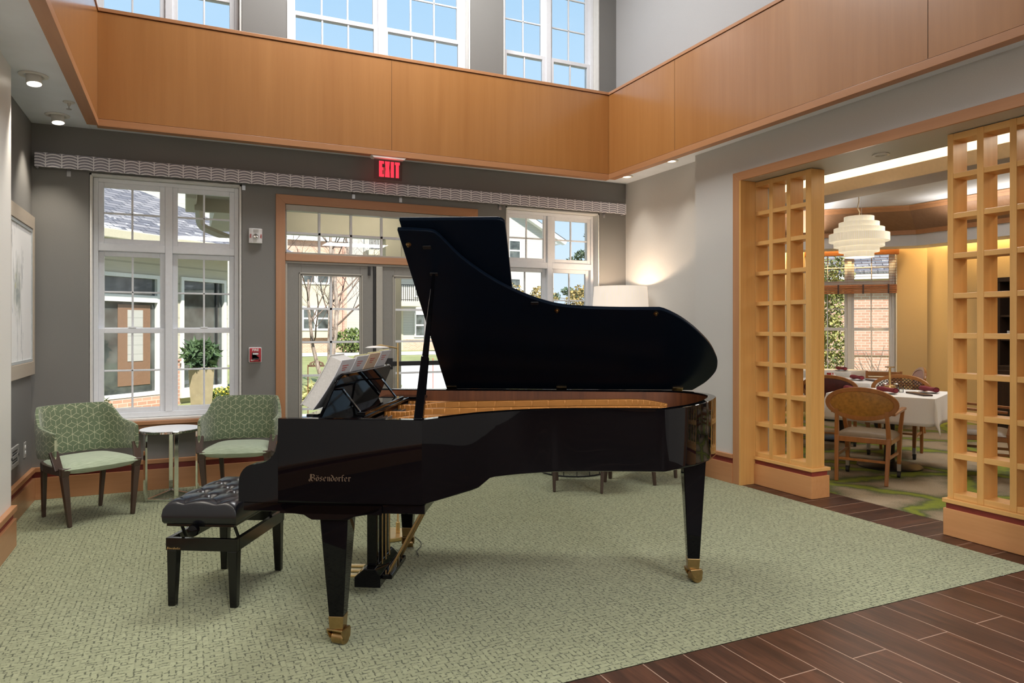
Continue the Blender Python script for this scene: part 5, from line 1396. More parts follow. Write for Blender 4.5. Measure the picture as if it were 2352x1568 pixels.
# ---------------------------------------------------------------- dining room furniture
def dchair(label, pad='dine_pad', lattice=False):
    """oval back armchair, local front = -y"""
    t = thing('dining_chair', label, 'dining chair', group='oval backed dining chairs')
    lean = math.radians(9)
    def bp(a, b, off): # back plane coords
        return (a, .235 + (b - .42) * math.sin(lean) * 1.0 + off * math.cos(lean), b)
    N = 44
    def ell(rx, rz, off): return [bp(rx * math.cos(2 * PI * k / N), .715 + rz * math.sin(2 * PI * k / N), off + .025 * (abs(math.cos(2 * PI * k / N)) ** 2) * -1) for k in range(N)]
    rings = [ell(.305, .152, -.015), ell(.305, .152, .015), ell(.262, .112, .017), ell(.262, .112, -.017)]
    vs = [p for r in rings for p in r]; fs = []
    for j in range(4):
        for k in range(N): fs.append((j * N + k, j * N + (k + 1) % N, ((j + 1) % 4) * N + (k + 1) % N, ((j + 1) % 4) * N + k))
    MB().add(vs, fs).build('back_frame', 'dine_wood', t, bevel=.005, smooth=True, angle=40)
    if lattice:
        m = MB()
        for k in range(-11, 12):
            for s in (-1, 1):
                c = k * .036; L_ = []
                for q in range(-30, 31):
                    x = c + s * q * .012; z = q * .012
                    if (x / .264) ** 2 + (z / .114) ** 2 <= 1: L_.append(bp(x, .715 + z, s * .004 - .012))
                if len(L_) > 1: m.bar(L_[0], L_[-1], .008, .003, (0, 1, 0))
        m.build('back_lattice', 'walnut', t)
    else:
        pd = MB()
        for off, sg in ((.012, 1), (-.012, -1)):
            vs = [bp(.262 * u * math.cos(2 * PI * k / N), .715 + .112 * u * math.sin(2 * PI * k / N), off + sg * .012 * (1 - u * u) - .025 * (u * abs(math.cos(2 * PI * k / N))) ** 2) for u in (.02, .4, .75, 1) for k in range(N)]
            fs = [(j * N + k, j * N + (k + 1) % N, (j + 1) * N + (k + 1) % N, (j + 1) * N + k) for j in range(3) for k in range(N)] + [tuple(range(N))]
            pd.add(vs, fs)
        pd.build('back_pad', pad, t, smooth=True)
    MB().bx(-.235, .235, -.235, .215, .355, .405).build('seat_apron', 'dine_wood', t, bevel=.006)
    MB().grid(lambda u, v: ((u * 2 - 1) * .238, -.245 + v * .455, .405 + .050 * (max(0, 1 - abs(u * 2 - 1) ** 5) * max(0, 1 - abs(v * 2 - 1) ** 5)) ** .5), 18, 18).bx(-.23, .23, -.237, .205, .402, .407).build('seat', 'seat_taupe', t, smooth=True, angle=60)
    for s in (-1, 1):
        g = MB(); g.bar((s * .205, .275, .0005), (s * .215, .222, .42), .030, .034, (0, 1, 0), .036, .042); g.bar((s * .215, .222, .415), bp(s * .205, .66, -.01), .036, .042, (0, 1, 0), .030, .030)
        g.build('leg', 'dine_wood', t, bevel=.004)
        lg = MB().bar((s * .222, -.225, .125), (s * .228, -.220, .41), .032, .034, (0, 1, 0), .042, .044).bar((s * .228, -.220, .40), (s * .262, -.175, .645), .036, .040, (0, 1, 0), .030, .034)
        lgo = lg.build('leg', 'dine_wood', t, bevel=.004)
        MB().bar((s * .222, -.225, .062), (s * .222, -.225, .126), .030, .032, (0, 1, 0), .034, .036).build('ferrule', 'steel', lgo)
        MB().tube([(s * .222 - .013, -.215, .027), (s * .222 + .013, -.215, .027)], .0265, 16).build('caster', 'black_rubber', lgo, smooth=True, angle=40)
        MB().bx(s * .222 - .016, s * .222 + .016, -.245, -.195, .035, .062).build('caster_fork', 'black_rubber', lgo, bevel=.006)
        MB().bar((s * .265, -.205, .652), (s * .250, .215, .628), .045, .024, (0, 0, 1), .034, .024).build('armrest', 'dine_wood', t, bevel=.005)
        MB().bar((s * .222, -.222, .235), (s * .209, .245, .235), .018, .026).build('stretcher', 'dine_wood', t, bevel=.003)
    MB().bar((-.208, .248, .205), (.208, .248, .205), .020, .022).build('stretcher', 'dine_wood', t, bevel=.003)
    return t
def rz(dx, dy): return math.atan2(dx, -dy)   # local -y faces (dx, dy)
A = dchair('oval backed ochre dining chair seen from behind in the doorway')
A.location = (5.765, 4.525, .0015); A.rotation_euler = (0, 0, rz(.893, .45))
TA = math.radians(25); ta = Vector((math.cos(TA), math.sin(TA))); tbv = Vector((-ta.y, ta.x)); TC = Vector((6.47, 4.83))
def tl(c, a, b): p = c + ta * a + tbv * b; return (p.x, p.y)
dup(A, (*tl(TC, .10, -.78), .0015), rz(*(tbv * 1.0)), 'dining chair at the right side of the front table, half behind the right screen')
Lc = dchair('lattice backed dining chair on the far side of the front table', lattice=True)
Lc.location = (*tl(TC, .78, .10), .0015); Lc.rotation_euler = (0, 0, rz(*(-ta)))
Rd = dchair('burgundy oval backed dining chair behind the front table, beside the left screen', 'dine_pad_red')
Rd.location = (6.86, 5.86, .0015); Rd.rotation_euler = (0, 0, rz(.833, .553))
T2 = Vector((7.50, 6.28)); T3 = Vector((9.02, 7.75)); T4 = Vector((8.1, 3.4))
Pk = dchair('pink padded dining chair near the window wall behind the front table', 'dine_pad_pink')
Pk.location = (8.83, 6.47, .0015); Pk.rotation_euler = (0, 0, rz(-.75, .66))
dup(A, (6.72, 3.42, .0015), rz(.45, .89), 'dining chair glimpsed through the middle of the right screen')
dup(A, (7.15, 2.62, .0015), rz(.85, .52), 'dining chair with slanted back seen through the right screen beside a table')

def table(c, half, label, clabel, drop=.26, ang=TA):
    t = thing('dining_table', label, 'dining table', (c.x, c.y, 0), ang, 'square pedestal dining tables')
    MB().bx(-half + .01, half - .01, -half + .01, half - .01, .715, .742).build('tabletop', 'dine_wood', t, bevel=.003)
    MB().lathe([(0, .001), (.30, .001), (.30, .012), (.27, .028), (.10, .040), (.055, .055), (.05, .08), (.05, .66), (.09, .70), (.09, .714), (0, .714)], (0, 0, 0), 40).build('pedestal', 'black_metal', t, smooth=True, angle=40)
    # cloth: flat top, hanging sides with corner points
    N = 44; z0 = .748
    cl = half + drop
    def cp(u, v):
        x = (u * 2 - 1) * cl; y = (v * 2 - 1) * cl
        ex, ey = max(0, abs(x) - half), max(0, abs(y) - half); sx = 1 if x > 0 else -1; sy = 1 if y > 0 else -1
        if ex == 0 and ey == 0: return (x, y, z0)
        if ex > 0 and ey > 0:   # corner: hangs as a folded point
            m = max(ex, ey); dif = (ex - ey)
            out = .012 + .35 * min(ex, ey)
            return (sx * (half + out * .55 + max(0, -dif) * .12), sy * (half + out * .55 + max(0, dif) * .12), z0 - math.hypot(ex, ey) * .93)
        e = max(ex, ey); w = .010 + .03 * e * (1 + .8 * math.sin((x if ey else y) * 15 + 1))
        if ex: return (sx * (half + w), y, z0 - e)
        return (x, sy * (half + w), z0 - e)
    # nonuniform grid with lines at the edges
    def ticks():
        a = [-cl + drop * k / 8 for k in range(8)] + [-half + 2 * half * k / 24 for k in range(25)] + [half + drop * k / 8 for k in range(1, 9)]
        return [(q / cl + 1) / 2 for q in a]
    tk = ticks(); n = len(tk); vs = [cp(u, v) for v in tk for u in tk]
    fs = [(j * n + i, j * n + i + 1, (j + 1) * n + i + 1, (j + 1) * n + i) for j in range(n - 1) for i in range(n - 1)]
    m = MB().add(vs, fs); o = m.build('tablecloth', 'cloth', None, smooth=True, angle=60)
    o.location = (c.x, c.y, 0); o.rotation_euler = (0, 0, ang)
    md = o.modifiers.new('thick', 'SOLIDIFY'); md.thickness = .003; md.offset = -1
    tag(o, clabel, 'tablecloth', 'white tablecloths')
    return t
table(TC, .47, 'pedestal dining table in the doorway under the hanging white cloth', 'white cloth with a hanging corner on the front dining table')
table(T2, .45, 'second pedestal table behind the front table', 'white cloth on the second table behind the burgundy chair')
table(T3, .40, 'table standing against the dining window', 'white cloth on the table right at the dining window')
table(T4, .45, 'table behind the right wooden screen', 'white cloth seen only through the right screen')
ZT = .7485
def napkin(c, a, b, rot, label):
    p = tl(c, a, b)
    t = thing('plate', 'small white plate under ' + label, 'plate', (*p, ZT), rot, 'white side plates')
    MB().lathe([(0, 0), (.05, 0), (.095, .012), (.094, .015), (.05, .004), (0, .004)], (0, 0, 0), 28).build('dish', 'china', t, smooth=True)
    n = MB().grid(lambda u, v: (-.125 + .25 * u, .030 * math.cos(2 * PI * v) * (1 + .10 * math.sin(9 * u)), .0395 + .0225 * math.sin(2 * PI * v) * (1 + .12 * math.sin(7 * u + 2))), 14, 14)
    n.add([(-.125, .027 * math.cos(2 * PI * k / 14), .0395 + .02 * math.sin(2 * PI * k / 14)) for k in range(14)] + [(.125, .027 * math.cos(2 * PI * k / 14), .0395 + .02 * math.sin(2 * PI * k / 14)) for k in range(14)], [tuple(range(14)), tuple(range(14, 28))])
    o = n.build('rolled_napkin', 'napkin', None, smooth=True, angle=50); o.location = (*p, ZT + .001); o.rotation_euler = (0, 0, rot)
    tag(o, label, 'napkin', 'rolled burgundy napkins')
napkin(TC, -.28, .28, rz(.906, -.42), 'rolled burgundy napkin at the front left of the front table')
napkin(TC, -.18, -.02, rz(.85, -.52) + .25, 'rolled napkin just left of the brass lamp, behind the ochre chair')
napkin(TC, .26, .06, rz(.906, -.42) - .2, 'rolled napkin right behind the brass lamp on the front table')
napkin(TC, .18, -.32, rz(.906, -.42), 'rolled burgundy napkin near the right corner of the front table')
napkin(T2, -.02, -.20, rz(.906, -.42), 'rolled burgundy napkin on the second table')
napkin(T3, -.1, -.20, rz(.906, -.42), 'rolled burgundy napkin on the table at the window')
def tlamp(c, a, b, label):
    p = tl(c, a, b); t = thing('table_lamp', label, 'table lamp', (*p, ZT), 0, 'brass mushroom table lamps')
    MB().lathe([(0, 0), (.050, 0), (.052, .004), (.052, .066), (.050, .070), (.014, .070), (.0115, .073), (.0115, .25), (0, .25)], (0, 0, 0), 24).build('stem_base', 'brass', t, smooth=True, angle=40)
    MB().lathe([(0, .260), (.043, .260), (.045, .256), (.045, .2502), (0, .2502)], (0, 0, 0), 24).build('lamp_head', 'old_brass', t, smooth=True, angle=40)
tlamp(TC, .02, -.00, 'cordless brass table lamp in the middle of the front table')
tlamp(T2, .03, .28, 'cordless brass table lamp on the second table')
for k, (a, b, lab) in enumerate(((.10, .065, 'clear glass shaker left of the brass lamp'), (.125, -.035, 'clear glass shaker right of the brass lamp'), (.06, -.095, 'empty tumbler beside the brass lamp'))):
    g = thing('glass_shaker', lab, 'shaker', (*tl(TC, a, b), ZT), 0, 'table glassware')
    MB().lathe([(0, .0), (.020, 0), (.023, .006), (.023, .075), (.021, .075), (.021, .008), (0, .006)], (0, 0, 0), 18).build('glass_body', 'glassware', g, smooth=True, angle=40)
    if k < 2: MB().lathe([(0, .088), (.014, .086), (.0225, .0752), (0, .0752)], (0, 0, 0), 18).build('lid', 'steel', g, smooth=True)
    else: MB().lathe([(0, .076), (.0235, .076), (.0235, .0745), (.0205, .0745), (.0205, .0765), (0, .0766)], (0, 0, 0), 18)
def tray(c, a, b, rot, label):
    t = MB().bx(-.165, .165, -.045, .045, 0, .016).build('menu_tray', 'tray', None, bevel=.003)
    p = tl(c, a, b); t.location = (*p, ZT + .0005); t.rotation_euler = (0, 0, rot); tag(t, label, 'tray')
tray(TC, -.10, -.28, rz(.906, -.42) - .05, 'dark wooden tray at the right front of the front table')
tray(T2, .05, -.34, rz(.906, -.42), 'dark wooden tray on the second table')
cd = thing('condiment_holder', 'small holder with sugar packets on the second table', 'condiment holder', (*tl(T2, .10, .14), ZT))
MB().bx(-.05, .05, -.035, .035, 0, .05).build('holder', 'china', cd, bevel=.004)
for k in range(4): MB().bx(-.04 + k * .02, -.026 + k * .02, -.028, .028, .0505, .075).build('packet', 'paper' if k % 2 else 'alarm_red', cd)
# hutch and booth
hu = thing('hutch', 'dark wooden hutch against the far wall behind the right screen', 'cabinet', (10.40, 5.30, 0))
MB().bx(-.25, .255, -.75, .75, 0.002, .88).build('base_cabinet', 'hutch', hu, bevel=.004)
hb_ = MB(); hb_.bx(.20, .255, -.75, .75, .881, 2.08); hb_.bx(-.08, .20, -.75, -.71, .881, 2.08); hb_.bx(-.08, .20, .71, .75, .881, 2.08); hb_.bx(-.10, .20, -.75, .75, 2.04, 2.10)
for z in (1.22, 1.55): hb_.bx(-.06, .20, -.71, .71, z, z + .025)
hb_.build('shelf_unit', 'hutch', hu, bevel=.002)
for y in (-.56, -.19, .19, .56): MB().bx(-.268, -.2505, y - .17, y + .17, .08, .82).build('door', 'hutch', hu, bevel=.006)
for k in range(6): MB().bx(-.02, .08, .34 + k * .055, .375 + k * .055, 1.2452, 1.36).build('stacked_card', 'paper', hu)
bo = thing('side_chair', 'brown side chair with flat slatted back below the dining window', 'chair', (9.28, 7.02, .0015), rz(-.8, -.6))
MB().bx(-.24, .24, -.22, .22, .40, .45).build('seat', 'seat_taupe', bo, bevel=.015)
for z in (.52, .60, .68): MB().bx(-.24, .24, .20, .225, z, z + .065).build('back_slat', 'dine_wood', bo, bevel=.004)
for s in (-1, 1):
    MB().bar((s * .22, .21, 0), (s * .225, .213, .755), .035, .035).build('leg', 'dine_wood', bo, bevel=.003); MB().bar((s * .22, -.20, 0), (s * .22, -.20, .40), .035, .035).build('leg', 'dine_wood', bo, bevel=.003)
# pendant
PD = Vector((6.44, 5.16, 0))
pe = thing('pendant_lamp', 'tiered cream drum pendant lamp glowing over the front dining table', 'pendant lamp', (PD.x, PD.y, 2.14))
tz = 0.; rr_ = [.145, .195, .243, .290, .243, .195, .145]; hh = [.055, .055, .055, .082, .060, .060, .060]
for k, (r_, h_) in enumerate(zip(rr_, hh)):
    MB().lathe([(r_, tz), (r_, tz + h_ - .001), (max(.02, r_ - .07), tz + h_ - .001), (max(.02, r_ - .07), tz + h_ - .004), (r_ - .004, tz + h_ - .004), (r_ - .004, tz + .003), (max(.02, r_ - .07), tz + .003), (max(.02, r_ - .07), tz)], (0, 0, 0), 60, True).build('shade_tier', 'shade_pleat', pe, smooth=True, angle=30); tz += h_
MB().tube([(0, 0, tz), (.01, 0, tz + .05), (-.02, 0, tz + .09), (0, 0, tz + .16), (0, 0, 1.058)], .006, 8).build('power_cord', 'cord_beige', pe, smooth=True)
MB().tube([(.04, .0, tz), (.04, 0, 1.058)], .002, 6).build('suspension_wire', 'steel', pe)
MB().lathe([(0, 1.0585), (.06, 1.0585), (.06, 1.04), (.02, 1.03), (0, 1.03)], (0, 0, 0), 20).build('ceiling_rose', 'ext_white', pe, smooth=True)
light('pendant_bulb', 'POINT', (PD.x, PD.y, 2.05), 7, (1, .90, .76), shadow_soft_size=.15)
# blind on the dining window
bl = thing('wooden_blind', 'brown wooden blind half lowered on the dining window', 'blind'); bl.matrix_world = MW
MB().bx(-.02, ww + .02, -.085, -.004, 2.575, 2.66).build('head_valance', 'blind_wood', bl, bevel=.004)
for k in range(11):
    z = 2.53 - k * .043
    MB().bx(.01, ww - .01, -.062, -.022, z - .0015, z + .0015).build('slat', 'blind_wood', bl)
for k in range(5): MB().bx(.01, ww - .01, -.068, -.016, 1.955 + k * .028, 1.978 + k * .028).build('stacked_slat', 'blind_wood', bl, bevel=.003)
for k in range(4):
    x = .13 + k * (ww - .26) / 3; MB().bx(x - .012, x + .012, -.0715, -.069, 1.95, 2.10).build('ladder_tape', 'tray', bl)
MB().tube([(ww - .12, -.05, 2.56), (ww - .12, -.05, .62)], .004, 6).build('pull_cord', 'cord_beige', bl)
# dining lamps: cove and wall washers behind the soffit, then added fill
DW = (1, .80, .50)
l = light('cove_lamp', 'AREA', (6.12, 3.8, 2.85), 48, (1, .78, .48), (PI, 0, 0), size=.08, size_y=7.6, shape='RECTANGLE'); l.rotation_euler = (PI, 0, 0)
for t_, L_ in ((-.9, 2.6),):
    p = on_w(t_ + .2) - Vector((.7071, .7071, 0)) * .10
    light('wall_washer', 'AREA', (p.x, p.y, 2.92), 90, (1, .66, .27), (0, 0, ang45), size=2.3, size_y=.06, shape='RECTANGLE')
light('wall_washer', 'AREA', (10.56, 4.5, 2.92), 130, (1, .66, .27), (0, 0, PI / 2), size=5.2, size_y=.06, shape='RECTANGLE')
light('dining_fill_light', 'AREA', (7.6, 4.4, 3.15), 48, (1, .96, .90), size=1.2, size_y=1.2, shape='RECTANGLE')  # unseen overhead fill without a fixture, lifts the dining room
light('dining_fill_light', 'AREA', (6.6, 1.6, 3.15), 45, (1, .88, .70), size=1.2, size_y=1.2, shape='RECTANGLE')
light('screen_spot', 'SPOT', (5.6, 4.5, 3.15), 12, (1, .86, .66), spot_size=math.radians(100), spot_blend=.6, shadow_soft_size=.06)
light('screen_spot', 'SPOT', (5.6, 2.7, 3.15), 12, (1, .86, .66), spot_size=math.radians(100), spot_blend=.6, shadow_soft_size=.06)
p = on_w(-.7) - Vector((.7071, .7071, 0)) * 1.15
l = light('bay_ceiling_fill', 'AREA', (p.x, p.y, 2.90), 26, (1, .95, .88), size=3.2, size_y=.5, shape='RECTANGLE'); l.rotation_euler = (PI, 0, -ang45)  # uplights added without a fixture to brighten the dining ceiling
l = light('bay_ceiling_fill', 'AREA', (9.5, 4.2, 2.90), 26, (1, .95, .88), size=4.5, size_y=.5, shape='RECTANGLE'); l.rotation_euler = (PI, 0, PI / 2)
# ---------------------------------------------------------------- garden and neighbours
GZ = -.12
random.seed(11)
lawn = MB().bx(-60, 70, 7.2, 46, GZ - .1, GZ).bx(11.0, 70, -20, 7.2, GZ - .1, GZ)
tag(lawn.build('lawn', 'grass', None), 'green spring lawn stretching to the buildings outside', 'lawn', kind='structure')
def flat(name, poly, z, m, label, cat):
    mb = MB().add([(x, y, z) for x, y in poly] + [(x, y, z - .03) for x, y in poly], [tuple(range(len(poly))), tuple(reversed(range(len(poly), 2 * len(poly))))])
    return tag(mb.build(name, m, None), label, cat, kind='structure')
flat('patio', [(-.6, 7.16), (4.0, 7.16), (4.6, 12.5), (.4, 12.8)], GZ + .012, 'concrete', 'pale concrete patio just outside the garden door', 'patio')
flat('walkway', [(2.2, 12.6), (4.6, 12.5), (8.5, 18), (13, 25), (12, 29), (6.6, 28), (5.1, 22), (4.1, 17)], GZ + .010, 'concrete', 'concrete walkway curving away from the patio', 'path')
flat('far_path', [(-20, 39.5), (40, 36.5), (40, 42.5), (-20, 44.5)], GZ + .014, 'concrete', 'long pale path in front of the far building', 'path')
flat('lawn_island', [(4.2 + 1.0 * math.cos(a), 18.2 + 1.5 * math.sin(a)) for a in [k * PI / 10 for k in range(20)]], GZ + .03, 'grass', 'small oval grass island in the walkway', 'lawn')
flat('gravel_strip', [(6.2, 29.2), (14, 29.2), (14, 31), (6.2, 31)], GZ + .012, 'gravel', 'grey gravel strip beyond the walkway', 'gravel')

def leaf_cloud(name, centers, n, size, m, parent=None, aspect=1.6, seed=1, squash=1.0):
    """foliage of small bent leaf blades inside ellipsoids; centers: (x,y,z,rx,ry,rz)"""
    R = random.Random(seed); mb = MB()
    tot = sum(c[3] * c[4] * c[5] for c in centers)
    for c in centers:
        k = max(10, int(n * c[3] * c[4] * c[5] / tot))
        for _ in range(k):
            while True:
                p = Vector((R.uniform(-1, 1), R.uniform(-1, 1), R.uniform(-1, 1)))
                if .25 < p.length < 1: break
            q = Vector((c[0] + p.x * c[3], c[1] + p.y * c[4], c[2] + p.z * c[5]))
            a = Vector((R.gauss(0, 1), R.gauss(0, 1), R.gauss(0, 1) * squash)).normalized(); b = a.orthogonal().normalized()
            b = (Matrix.Rotation(R.uniform(0, 6.28), 3, a) @ b); s = size * R.uniform(.6, 1.3)
            l = a * s * aspect; w = b * s * .5; up = a.cross(b) * s * .18
            mb.add([q - l * .5, q + w + up, q + l * .5, q - w + up], [(0, 1, 2), (0, 2, 3)])
    return mb.build(name, m, parent, fix=False)
def bush(name, label, cat, x, y, cl, n, size, m, seed=1, z=GZ, group=None, trunk=.02):
    t = thing(name, label, cat, (x, y, z), 0, group)
    leaf_cloud('foliage', cl, n, size, m, t, seed=seed)
    s = MB()
    R = random.Random(seed + 5)
    for k in range(5):
        c = cl[k % len(cl)]; s.tube([(R.uniform(-.05, .05), R.uniform(-.05, .05), 0), (c[0] + R.uniform(-.1, .1), c[1], c[2])], [trunk, trunk * .4], 6)
    s.build('stems', 'twig', t)
    return t
# ---- neighbouring wing (45 degrees) seen through the left window
W0 = Vector((-.88, 14.76, 0)); WA = math.atan2(.69, .72)
wing = thing('neighbour_wing', 'low cream house wing with snowy shingle roof outside the left window', 'building', (W0.x, W0.y, GZ), WA)
def wloc(u): # s of a photo column on the wing wall
    return u
S0, S1 = -6.0, 2.43; AX0, AX1 = -3.2, .63; BX0, BX1 = 1.14, 2.36
wl = wall_holes(S0, S1, 0, 3.2, [(AX0, AX1, .24, 2.52), (BX0, BX1, .24, 2.54)], lambda mb, a, b, c, d: mb.bx(a, b, 0, .25, c, d))
wl.bx(S1 - .25, S1, .25, 6, 0, 3.2); wl.build('wall', 'siding_cream', wing)
MB().bx(S0, .70, -.10, -.001, 0, .22).build('brick_sill', 'brick', wing); MB().bx(.72, 1.06, -.08, -.001, 0, .86).build('brick_pier', 'brick', wing)
MB().bx(.70, 1.08, -.10, -.001, .862, .92).build('pier_cap', 'brick_dark', wing)
MB().bx(.84, 1.04, -.03, -.001, .93, 2.5).build('corner_board', 'ext_white', wing)
def wwin(x0, x1, z0, z1, bars, slider):
    f = MB(); t = .07
    f.bx(x0, x1, -.04, .10, z1 - t, z1); f.bx(x0, x1, -.04, .10, z0, z0 + t); f.bx(x0, x0 + t, -.04, .10, z0 + t, z1 - t); f.bx(x1 - t, x1, -.04, .10, z0 + t, z1 - t)
    if slider:
        f.bx(x0 + t, x1 - t, -.05, .10, 2.0, 2.13); f.bx((-1.05), (-.95), -.045, .10, z0 + t, 2.0)
    o = f.build('window_frame', 'ext_white', wing)
    MB().bx(x0 + t, x1 - t, .03, .04, z0 + t, z1 - t).build('pane', 'pane_dark', o)
    return o
a = wwin(AX0, AX1, .24, 2.52, 2, True); MB().bx(-3.0, -1.18, -.03, -.01, .33, 1.98).build('insect_screen', 'screen_grey', a)
MB().bx(-.25, .45, .020, .028, .45, 1.95).build('inner_door', 'ext_door', a)
MB().bx(-.05, .28, .012, .0195, .9, 1.85).build('door_glass', 'siding_white', a)
b_ = wwin(BX0, BX1, .24, 2.54, 1, False); MB().bx(2.10, 2.14, .0, .029, .30, 2.47).build('mullion', 'dark_trim', b_)
MB().bx(1.10, 2.40, -.09, -.001, .12, .235).build('sill_board', 'ext_white', b_)
# roof
def rp(s, t): return (s, -.55 + t * .88, 3.22 + t * .475)
roof = MB().add([rp(-6.5, 0), rp(4.4, 0), rp(-1.9, 6.6), rp(-6.5, 6.6), tuple(Vector(rp(-6.5, 0)) - Vector((0, 0, .06))), tuple(Vector(rp(4.4, 0)) - Vector((0, 0, .06))), tuple(Vector(rp(-1.9, 6.6)) - Vector((0, 0, .06))), tuple(Vector(rp(-6.5, 6.6)) - Vector((0, 0, .06)))], [(0, 1, 2, 3), (7, 6, 5, 4), (0, 4, 5, 1), (1, 5, 6, 2), (2, 6, 7, 3), (3, 7, 4, 0)])
ro = roof.build('roof', 'shingle', wing); setuv(ro, lambda c: (c.x, (c.y + .55) / .88))
MB().bx(-6.5, 4.3, -.66, -.55, 3.04, 3.21).build('gutter', 'cream', wing, bevel=.02); MB().bx(-6.5, 4.3, -.545, .0, 3.04, 3.06).build('soffit', 'beige_ext', wing)
pln = thing('planter', 'tall tan planter with dark palm leaves by the neighbouring wing', 'planter', (.30, 14.0, GZ))
MB().lathe([(0, 0), (.17, 0), (.22, .80), (.20, .81), (.19, .76), (0, .76)], (0, 0, 0), 4).build('pot', 'planter_tan', pln)
leaf_cloud('palm_leaves', [(0, 0, 1.02, .28, .28, .26)], 420, .09, 'leaf_dark', pln, 3.2, 3)
fb = thing('flower_bed', 'low bed of green ground cover with yellow flowers under the neighbouring window', 'flower bed', (.9, 15.65, GZ), WA, kind='stuff')
leaf_cloud('ground_cover', [(k * .3, .0, .12, .25, .26, .20) for k in range(-2, 4)], 2600, .045, 'leaf_mid', fb, 1.5, 4)
leaf_cloud('blooms', [(k * .3, -.1, .22, .22, .2, .12) for k in range(-2, 3)], 240, .035, 'flower', fb, 1.2, 5)
bush('shrub', 'small yellow green shrub at the left window corner outside', 'shrub', -1.42, 13.2, [(0, 0, .22, .36, .3, .28), (.2, .0, .12, .25, .25, .18)], 900, .05, 'leaf_mid', 6)
# ---- house eave and downspout right outside the left window
ev = thing('house_eave', 'beige eave with white gutter and fluted downspout outside the left window', 'eave', (0, 0, 0))
MB().bx(.12, .75, 7.16, 7.95, 2.735, 2.76).build('soffit', 'beige_ext', ev); MB().bx(.12, .75, 7.93, 7.99, 2.60, 2.76).build('fascia', 'beige_ext', ev)
MB().bx(.02, .118, 7.16, 8.05, 2.60, 2.95).build('gutter', 'cream', ev, bevel=.01)
MB().bx(.10, .2, 7.52, 7.60, 2.55, 2.735).build('outlet_box', 'beige_ext', ev)
ds = MB().tube(smooth_path([(.14, 7.56, 2.60), (.145, 7.56, 2.50), (.15, 7.56, 2.44), (.17, 7.56, 2.40), (.22, 7.56, 2.37), (.40, 7.56, 2.30), (.56, 7.56, 2.25), (.60, 7.56, 2.21), (.61, 7.56, 2.10), (.61, 7.56, -.1)], 4), .037, 4); ds.build('downspout', 'cream', ev)
# ---- porch canopy over the door
pc = thing('porch_canopy', 'beige porch ceiling with round lights above the garden door outside', 'porch', (0, 0, 0))
MB().bx(.62, 3.15, 7.18, 9.52, 2.98, 3.05).build('ceiling_board', 'beige_ext', pc); MB().bx(.30, 3.15, 9.40, 9.62, 2.62, 2.979).build('front_beam', 'beige_ext', pc)
MB().bx(.30, .60, 8.0, 9.39, 2.62, 2.979).build('side_beam', 'beige_ext', pc)
for x in (2.50,): MB().bx(x, x + .22, 9.41, 9.61, GZ, 2.619).build('post', 'beige_ext', pc, bevel=.01)
ar = MB().prism([(2.72, 2.618), (3.15, 2.618), (3.15, 2.56)] + [(2.72 + .42 * (1 - math.cos(t)), 2.1 + .42 * math.sin(t)) for t in (1.5, 1.2, .9, .6, .3, 0)], lambda a, z, t: (a, t, z), 9.44, 9.58); ar.build('arch', 'beige_ext', pc)
for x, y in ((1.75, 7.75), (1.72, 8.6), (2.45, 8.75)): MB().lathe([(0, 2.979), (.10, 2.979), (.10, 2.965), (.07, 2.955), (0, 2.955)], (x, y, 0), 24).build('recessed_light', 'ext_white', pc, smooth=True); light('porch_light', 'POINT', (x, y, 2.80), 11, (1, .95, .86), shadow_soft_size=.08)
# ---- birch
def birch(x, y, label):
    t = thing('birch_tree', label, 'tree', (x, y, GZ)); R = random.Random(21)
    tr, tw = MB(), MB()
    def grow(p, d, L, r, dep):
        n = 5; pts = [p]; rs = [r]
        for i in range(n):
            d = (d + Vector((R.gauss(0, .10), R.gauss(0, .10), .06))).normalized(); p = p + d * L / n; pts.append(p); rs.append(r * (1 - .11 * (i + 1)))
        (tr if r > .032 else tw).tube(pts, rs, 7 if r > .03 else 4, False)
        if dep == 0: return
        for k in range(5 if dep > 1 else 7):
            i = R.randint(2, n); q = pts[i]
            side = Vector((R.gauss(0, 1), R.gauss(0, 1), .25)).normalized()
            nd_ = (d * .55 + side * .75).normalized()
            grow(q, nd_, L * R.uniform(.45, .66), rs[i] * R.uniform(.42, .55), dep - 1)
    for d, L, r in (((.02, 0, 1), 3.6, .085), ((.16, .05, 1), 3.4, .080), ((-.30, .0, .85), 2.8, .060)):
        p = Vector((d[0] * .3, d[1] * .3, 0)); dv = Vector(d).normalized()
        grow(p, dv, L, r, 3); 
        q = p + dv * L * .95; grow(q, (dv + Vector((0, 0, .6))).normalized(), L * .75, r * .5, 3)
    tr.build('trunk', 'bark', t, smooth=True); tw.build('twigs', 'twig', t)
birch(3.35, 18.3, 'bare white birch tree on the lawn seen through the left door leaf')
